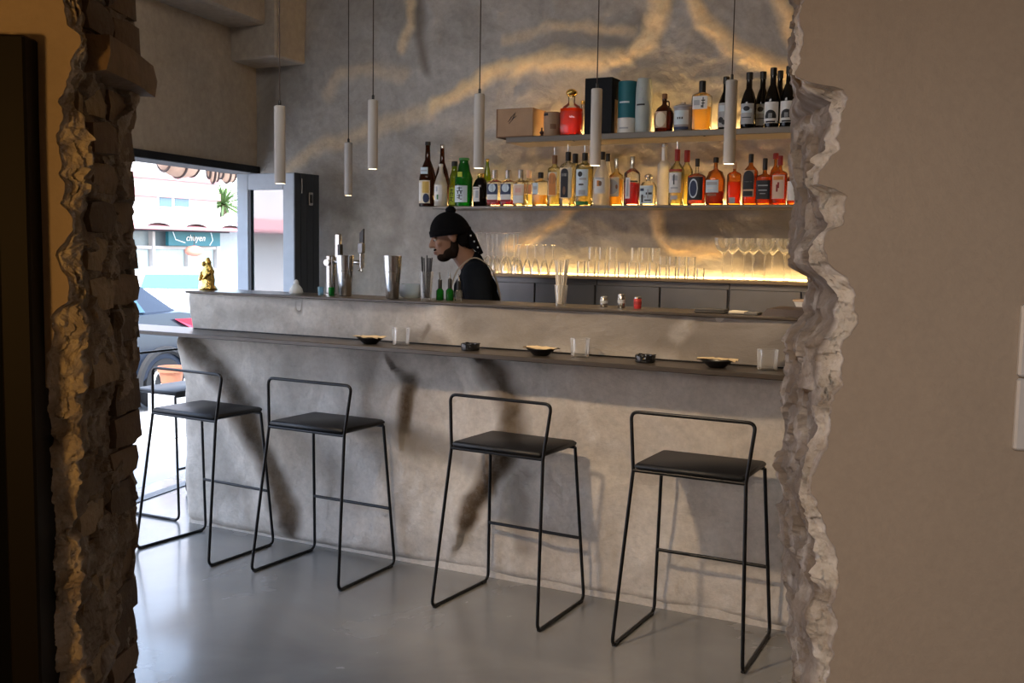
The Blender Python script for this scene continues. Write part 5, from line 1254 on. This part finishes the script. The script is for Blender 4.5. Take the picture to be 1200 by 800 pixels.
# pink tiled canopy with white humps
zc0, zc1 = sp(220, 252).z, sp(220, 267).z
y0_, y1_ = -45.0, sp(300, 260).y
mb = MB().add([(SX, y0_, zc0), (SX, y1_, zc0), (SX + 1.2, y1_, zc1), (SX + 1.2, y0_, zc1), (SX, y0_, zc1 - .08), (SX, y1_, zc1 - .08), (SX + 1.2, y1_, zc1 - .08), (SX + 1.2, y0_, zc1 - .08)], [(0, 1, 2, 3), (7, 6, 5, 4), (3, 2, 6, 7), (0, 3, 7, 4), (1, 5, 6, 2)])
can = mb.build('canopy', pink, None, smooth=False); can.parent = bld; can.location = -Vector(bo)
yy = -6.0; k = 0
dyh = (sp(250, 255).y - sp(210, 255).y)
while yy < y1_ - 1:
    hw = dyh * .30; rows = []
    for i in range(6):
        f = i / 5; z_ = zc0 + (zc1 - zc0) * f; X_ = SX + 1.2 * f
        rows.append([(X_ + .02, yy + hw * math.cos(a), z_ + .16 * math.sin(a) * (1 - .3 * f) - .02) for a in [math.pi * j / 8 for j in range(9)]])
    mb = MB(); mb.rows(rows, False, False, closed=False); o = mb.build('canopy_hump', wallw, can); yy += dyh; k += 1
# shop front
sbox('shop_recess', -100, 268, 254, 345, 0, .02, mat('shop_dark', (.16, .20, .22), .3))
for a in (-60, 20, 100, 173, 214.5, 249): sbox('post', a, 268, a + 4.5, 350, 0, .18, wallw)
sbox('transom', -100, 287, 254, 291, 0, .14, wallw); sbox('fascia', -100, 266.5, 254, 269, 0, .5, mat('fascia_dark', (.03, .03, .04), .5))
for (a, b) in ((178, 214), (220, 248), (105, 172), (25, 99)):
    sbox('shop_pane', a, 292, b, 330, .03, .06, mat('shop_glass', (.30, .38, .38), .08))
sgn = thing('shop_sign', 'teal shop sign with white script lettering across the street', 'sign', (SX + .35, (sp(185, 280).y + sp(246, 280).y) / 2, sp(215, 279).z))
hwy = (sp(246, 280).y - sp(185, 280).y) / 2; hz = (sp(215, 270).z - sp(215, 288).z) / 2
MB().box(-.06, .06, -hwy, hwy, -hz, hz, .01).build('board', mat('sign_teal', (.005, .10, .13), .5), sgn)
MB().box(.055, .07, -hwy * .96, hwy * .96, hz * .86, hz * .94).build('edge_line', paper('ice'), sgn, smooth=False)
text_obj('lettering', 'chuyen', hz * 1.15, paper('white'), sgn, (.07, 0.0, hz * .02), (R(90), 0, R(90)), .25, .006, 1.05)
MB().tube([(.068, hwy * .55, -hz * .9), (.068, hwy * .68, -hz * .2), (.068, hwy * .60, hz * .9)], .015, 5).build('flourish', paper('ice'), sgn)
MB().tube([(.068, -hwy * .85, hz * .8), (.068, -hwy * .75, -hz * .2), (.068, -hwy * .4, -hz * .6)], .015, 5).build('flourish', paper('ice'), sgn)
lp = atX(227.5, 294, SX + .9)
t = thing('round_lantern', 'round salmon-orange paper lantern below the teal shop sign', 'lantern', tuple(lp))
MB().ball((0, 0, 0), (.24, .27, .15), 18, 10).build('shade', mat('lantern_salmon', (.80, .25, .18), .7), t)
MB().tube([(0, 0, .14), (0, 0, .45)], .01, 5).build('cord', 'cord_brown', t)
# palm beyond the building
pp = atX(262, 262, -24)
t = thing('palm_tree', 'green palm tree beyond the end of the white shop building', 'palm tree', (pp.x, pp.y, GZ))
ztop = atX(262, 240, -24).z - GZ
MB().tube([(0, 0, 0), (.03, .02, ztop * .5), (0, 0, ztop)], [.16, .12, .10], 9).build('trunk', mat('palm_trunk', (.18, .13, .08), .9), t)
leafm = mat('palm_leaf', (.10, .17, .05), .6, 0, .3, 4)
for k in range(64):
    a = k * 2.4; el = R(82 - 105 * (k / 64)); L_ = 1.05 + .25 * ((k * 7) % 5) / 5; rows = []
    for i in range(9):
        f = i / 8; r_ = L_ * f; d_ = Vector((math.cos(a), math.sin(a), 0)); p_ = d_ * (r_ * math.cos(el)) + Vector((0, 0, ztop + r_ * math.sin(el) - .45 * f * f))
        w_ = .036 * math.sin(math.pi * min(1, .1 + f * .9)) + .005; s_ = Vector((-math.sin(a), math.cos(a), 0)) * w_
        rows.append([p_ - s_ - Vector((0, 0, .03)), p_, p_ + s_ - Vector((0, 0, .03)), p_ - Vector((0, 0, .01))])
    MB().rows(rows).build('frond', leafm, t, angle=60)
# building further along for the glass to mirror
b2 = thing('far_building', 'pale blue-grey building further along the street, behind the folding door', 'building', (SX - 1, 34, GZ))
MB().box(-6, 0, 4, 26, 0, 4.2).build('wall', shopg, b2, smooth=False)
for k in range(5): MB().box(0, .06, 6 + k * 4, 8 + k * 4, 1.2, 3.0).build('window', MATS['pane_blue'], b2, smooth=False)

# cars
def car(name, label, loc, rz, paint, glassm, L=4.3, W=1.76, Hh=1.45, zs=1.0):
    """length along local +y (rear at +y)"""
    t = thing(name, label, 'car', loc, rz)
    h = L / 2; prof = [(-h, .45, .62, .80), (-h + .12, .32, .70, .92), (-h + .9, .30, .86, .98), (-h + 1.5, .28, .93, 1.0), (0, .28, .95, 1.0), (h - 1.2, .28, .97, 1.0), (h - .5, .30, .98, .98), (h - .1, .36, .94, .93), (h, .48, .82, .82)]
    prof = [(y, z0, z1 * zs, k) for y, z0, z1, k in prof]
    rows = []
    for y, z0, z1, k in prof:
        w = W / 2 * k; rows.append([(-w * .92, y, z0), (w * .92, y, z0), (w, y, z0 + .12), (w, y, (z0 + z1) / 2 + .05), (w * .94, y, z1 - .04), (w * .80, y, z1), (-w * .80, y, z1), (-w * .94, y, z1 - .04), (-w, y, (z0 + z1) / 2 + .05), (-w, y, z0 + .12)])
    MB().rows(rows).build('body', paint, t, angle=35)
    cab = [(-h + 1.05, .88, .90, .84), (-h + 1.85, .90, Hh - .06, .74), (-.1, .92, Hh, .73), (h - 1.30, .92, Hh - .04, .72), (h - .45, .93, .97, .80)]
    cab = [(y, z0 * zs, z1 * zs, k) for y, z0, z1, k in cab]
    w0 = W / 2 * .90; rows = []
    for y, z0, z1, k in cab:
        w1 = W / 2 * k; rows.append([(-w0, y, z0), (w0, y, z0), ((w0 + w1) / 2, y, (z0 + z1) / 2), (w1, y, z1 - .03), (w1 * .85, y, z1), (-w1 * .85, y, z1), (-w1, y, z1 - .03), (-(w0 + w1) / 2, y, (z0 + z1) / 2)])
    MB().rows(rows).build('cabin', paint, t, angle=35)
    def side_pt(a, b, f, g, s):        # between cab sections a and b, f along, g up
        A, B_ = cab[a], cab[b]; y = A[0] + (B_[0] - A[0]) * f; z0 = A[1] + (B_[1] - A[1]) * f; z1 = A[2] + (B_[2] - A[2]) * f; k = A[3] + (B_[3] - A[3]) * f
        return Vector((s * (w0 + (W / 2 * k - w0) * g + .012), y, z0 + (z1 - .03 - z0) * g))
    def pane(q, nrm):
        n_ = Vector(nrm) * .02; MB().add([*q, *[p - n_ for p in q]], [(0, 1, 2, 3), (7, 6, 5, 4), (0, 4, 5, 1), (1, 5, 6, 2), (2, 6, 7, 3), (3, 7, 4, 0)]).build('window', glassm, t, smooth=False)
    for s in (-1, 1):
        pane([side_pt(0, 1, .55, .12, s), side_pt(1, 2, .92, .12, s), side_pt(1, 2, .92, .90, s), side_pt(1, 2, .04, .90, s)], (s, 0, 0))
        pane([side_pt(2, 3, .04, .12, s), side_pt(3, 4, .35, .12, s), side_pt(2, 3, .98, .90, s), side_pt(2, 3, .04, .90, s)], (s, 0, 0))
    for (a, b, sg) in ((3, 4, 1), (1, 0, -1)):
        A, B_ = cab[a], cab[b]; q = []
        for f, sx in ((.16, -1), (.16, 1), (.58, 1), (.58, -1)):
            y = A[0] + (B_[0] - A[0]) * f; z = A[2] + (B_[2] - A[2]) * f; k = A[3] + (B_[3] - A[3]) * f
            q.append(Vector((sx * W / 2 * k * .70, y + sg * .016, z + .016)))
        pane(q, (0, sg * .7, .7))
    for s in (-1, 1):
        for y in (-h + .80, h - .80):
            w = thing('wheel', None, None, (s * (W / 2 - .10), y, .31)); w.parent = t; w.rotation_euler = (0, R(90), 0)
            MB().lathe([(.20, -.10), (.29, -.10), (.31, -.07), (.31, .07), (.29, .10), (.20, .10)], 26, cap0=True, cap1=True).build('tyre', mat('tyre', (.012, .012, .013), .8), w, angle=40)
            for q in (-1, 1):
                MB().tube([(.195 * math.cos(a), .195 * math.sin(a), q * .103) for a in [2 * math.pi * j / 24 for j in range(24)]], .022, 6, closed=True).build('rim', 'silver', w)
                for j in range(5):
                    a = 2 * math.pi * j / 5; MB().tube([(0, 0, q * .106), (.185 * math.cos(a), .185 * math.sin(a), q * .106)], [.04, .028], 6).build('spoke', 'silver', w)
            arch = [(s * (W / 2 + .004), y + .40 * math.cos(a), .31 + .40 * math.sin(a)) for a in [math.pi * j / 14 for j in range(15)]]
            MB().tube(arch, .045, 6).build('wheel_arch', 'tyre', t)
        zl = .80 * zs
        MB().add([(s * (W / 2 - .02), h - .62, zl + .10), (s * (W / 2 - .10), h - .02, zl + .08), (s * (W / 2 - .10), h - .02, zl - .09), (s * (W / 2 + .01), h - .30, zl - .06), (s * (W / 2 - .3), h + .01, zl + .07), (s * (W / 2 - .3), h + .01, zl - .08)],
                 [(0, 1, 2, 3), (1, 4, 5, 2), (0, 4, 1), (3, 2, 5), (0, 3, 5, 4)]).build('tail_lamp', mat('tail_red', (.45, .012, .035), .2, emit=(.6, .02, .06), estr=.4), t, smooth=False)
        MB().box(-.14, .14, -.06, .06, -.05, .05, .02).build('head_lamp', 'silver', t, loc=(s * (W / 2 - .30), -h + .10, .66 * zs))
        MB().box(-.05, .05, -.04, .04, -.04, .04, .015).build('mirror', paint, t, loc=(s * (W / 2 + .07), -h + 1.5, .98 * zs))
    MB().box(-.26, .26, -.012, .012, -.06, .06).build('number_plate', paper('white'), t, loc=(0, h + .005, .62), smooth=False)
    return t
cp = atX(188, 437, -9.2)      # rear wheel hub of the dark car
dark_paint = mat('car_blue', (.014, .022, .038), .25, .2, .05, 3); white_paint = mat('car_white', (.50, .50, .50), .35, 0, .03, 3)
car_glass = mat('car_glass', (.03, .09, .15), .12, 0, .05)
car('parked_car', 'dark blue parked car with a red tail lamp right outside the opening', (-9.2 - .80, cp.y - 1.35, GZ), 0, dark_paint, car_glass, zs=1.2)
wp = atX(211, 330, -14.0)
car('parked_car', 'white car parked across the street below the teal sign', (wp.x, wp.y, GZ), R(-142), white_paint, mat('car_glass_sky', (.04, .16, .26), .15, 0, .05), Hh=1.52)
# terracotta pot outside
tp = atX(201, 453, -6.6)
t = thing('plant_pot', 'terracotta plant pot on a white plinth outside the bar end', 'pot', (tp.x, tp.y, -0.012))
zz_ = atX(201, 429, -6.6).z + .012; zp_ = tp.z
MB().box(-.14, .14, -.14, .14, 0, zp_, .01).build('plinth', mat('plinth_white', (.62, .62, .60), .7), t)
MB().lathe([(.075, zp_), (.100, zz_ - .05), (.115, zz_ - .045), (.115, zz_), (.10, zz_), (.09, zz_ - .04)], 22).build('pot', mat('terracotta', (.40, .15, .08), .85), t)
MB().lathe([(.09, zz_ - .042), (.09, zz_ - .035)], 22).build('soil', mat('soil', (.05, .03, .02), .9), t)
# hanging shades outside under the canopy
shm = mat('hanging_cloth', (.52, .33, .24), .8, 0, .15, 20); dkm = mat('hanging_rim', (.06, .035, .028), .6)
def shade(label, pl, pr, pt, pb, X, tilt):
    c_ = atX((pl + pr) / 2, pt, X); wy = abs(atX(pr, pt, X).y - atX(pl, pt, X).y) / 2; h_ = c_.z - atX((pl + pr) / 2, pb, X).z
    t = thing('hanging_shade', label, 'lampshade', tuple(c_), 0, 'shades hanging outside under the canopy')
    rows = []
    for i in range(7):
        a = math.pi / 2 * i / 6; rows.append([(wy * .45 * math.cos(b_) * max(.05, math.cos(a)), wy * math.sin(b_) * max(.05, math.cos(a)), -h_ * math.sin(a)) for b_ in [2 * math.pi * j / 20 for j in range(20)]])
    sh = MB().rows(rows).build('shade', shm, t, angle=60)
    MB().tube([(wy * .46 * math.cos(b_), wy * 1.01 * math.sin(b_), 0) for b_ in [2 * math.pi * j / 20 for j in range(20)]], .014, 6, closed=True).build('rim', dkm, t)
    for q in (-.75, -.1, .55):
        MB().tube([(wy * .46 * math.cos(b_) * math.sqrt(1 - q * q), wy * q, -h_ * math.sin(b_) * math.sqrt(1 - q * q) - .004) for b_ in [math.pi * j / 10 for j in range(11)]], .011, 6).build('rib', dkm, t)
    MB().tube([(0, 0, 0), (0, 0, 3.2 - c_.z)], .008, 5).build('hanger', dkm, t)
struct(MB().box(-7.3, -5.3, 6.0, 9.0, 3.2, 3.3).build('trim_5', wallw, smooth=False), 'canopy slab over the pavement outside')
shade('wide pinkish cloth shade with dark ribs hanging outside, left of the palm', 186, 236, 190, 208, -6.6, 0)
shade('small pinkish cloth shade hanging outside just left of the folding door', 243, 257, 199, 214, -6.6, 0)
shade('reddish brown shade hanging outside at the folding door edge', 256, 277, 202, 214, -6.9, 0)
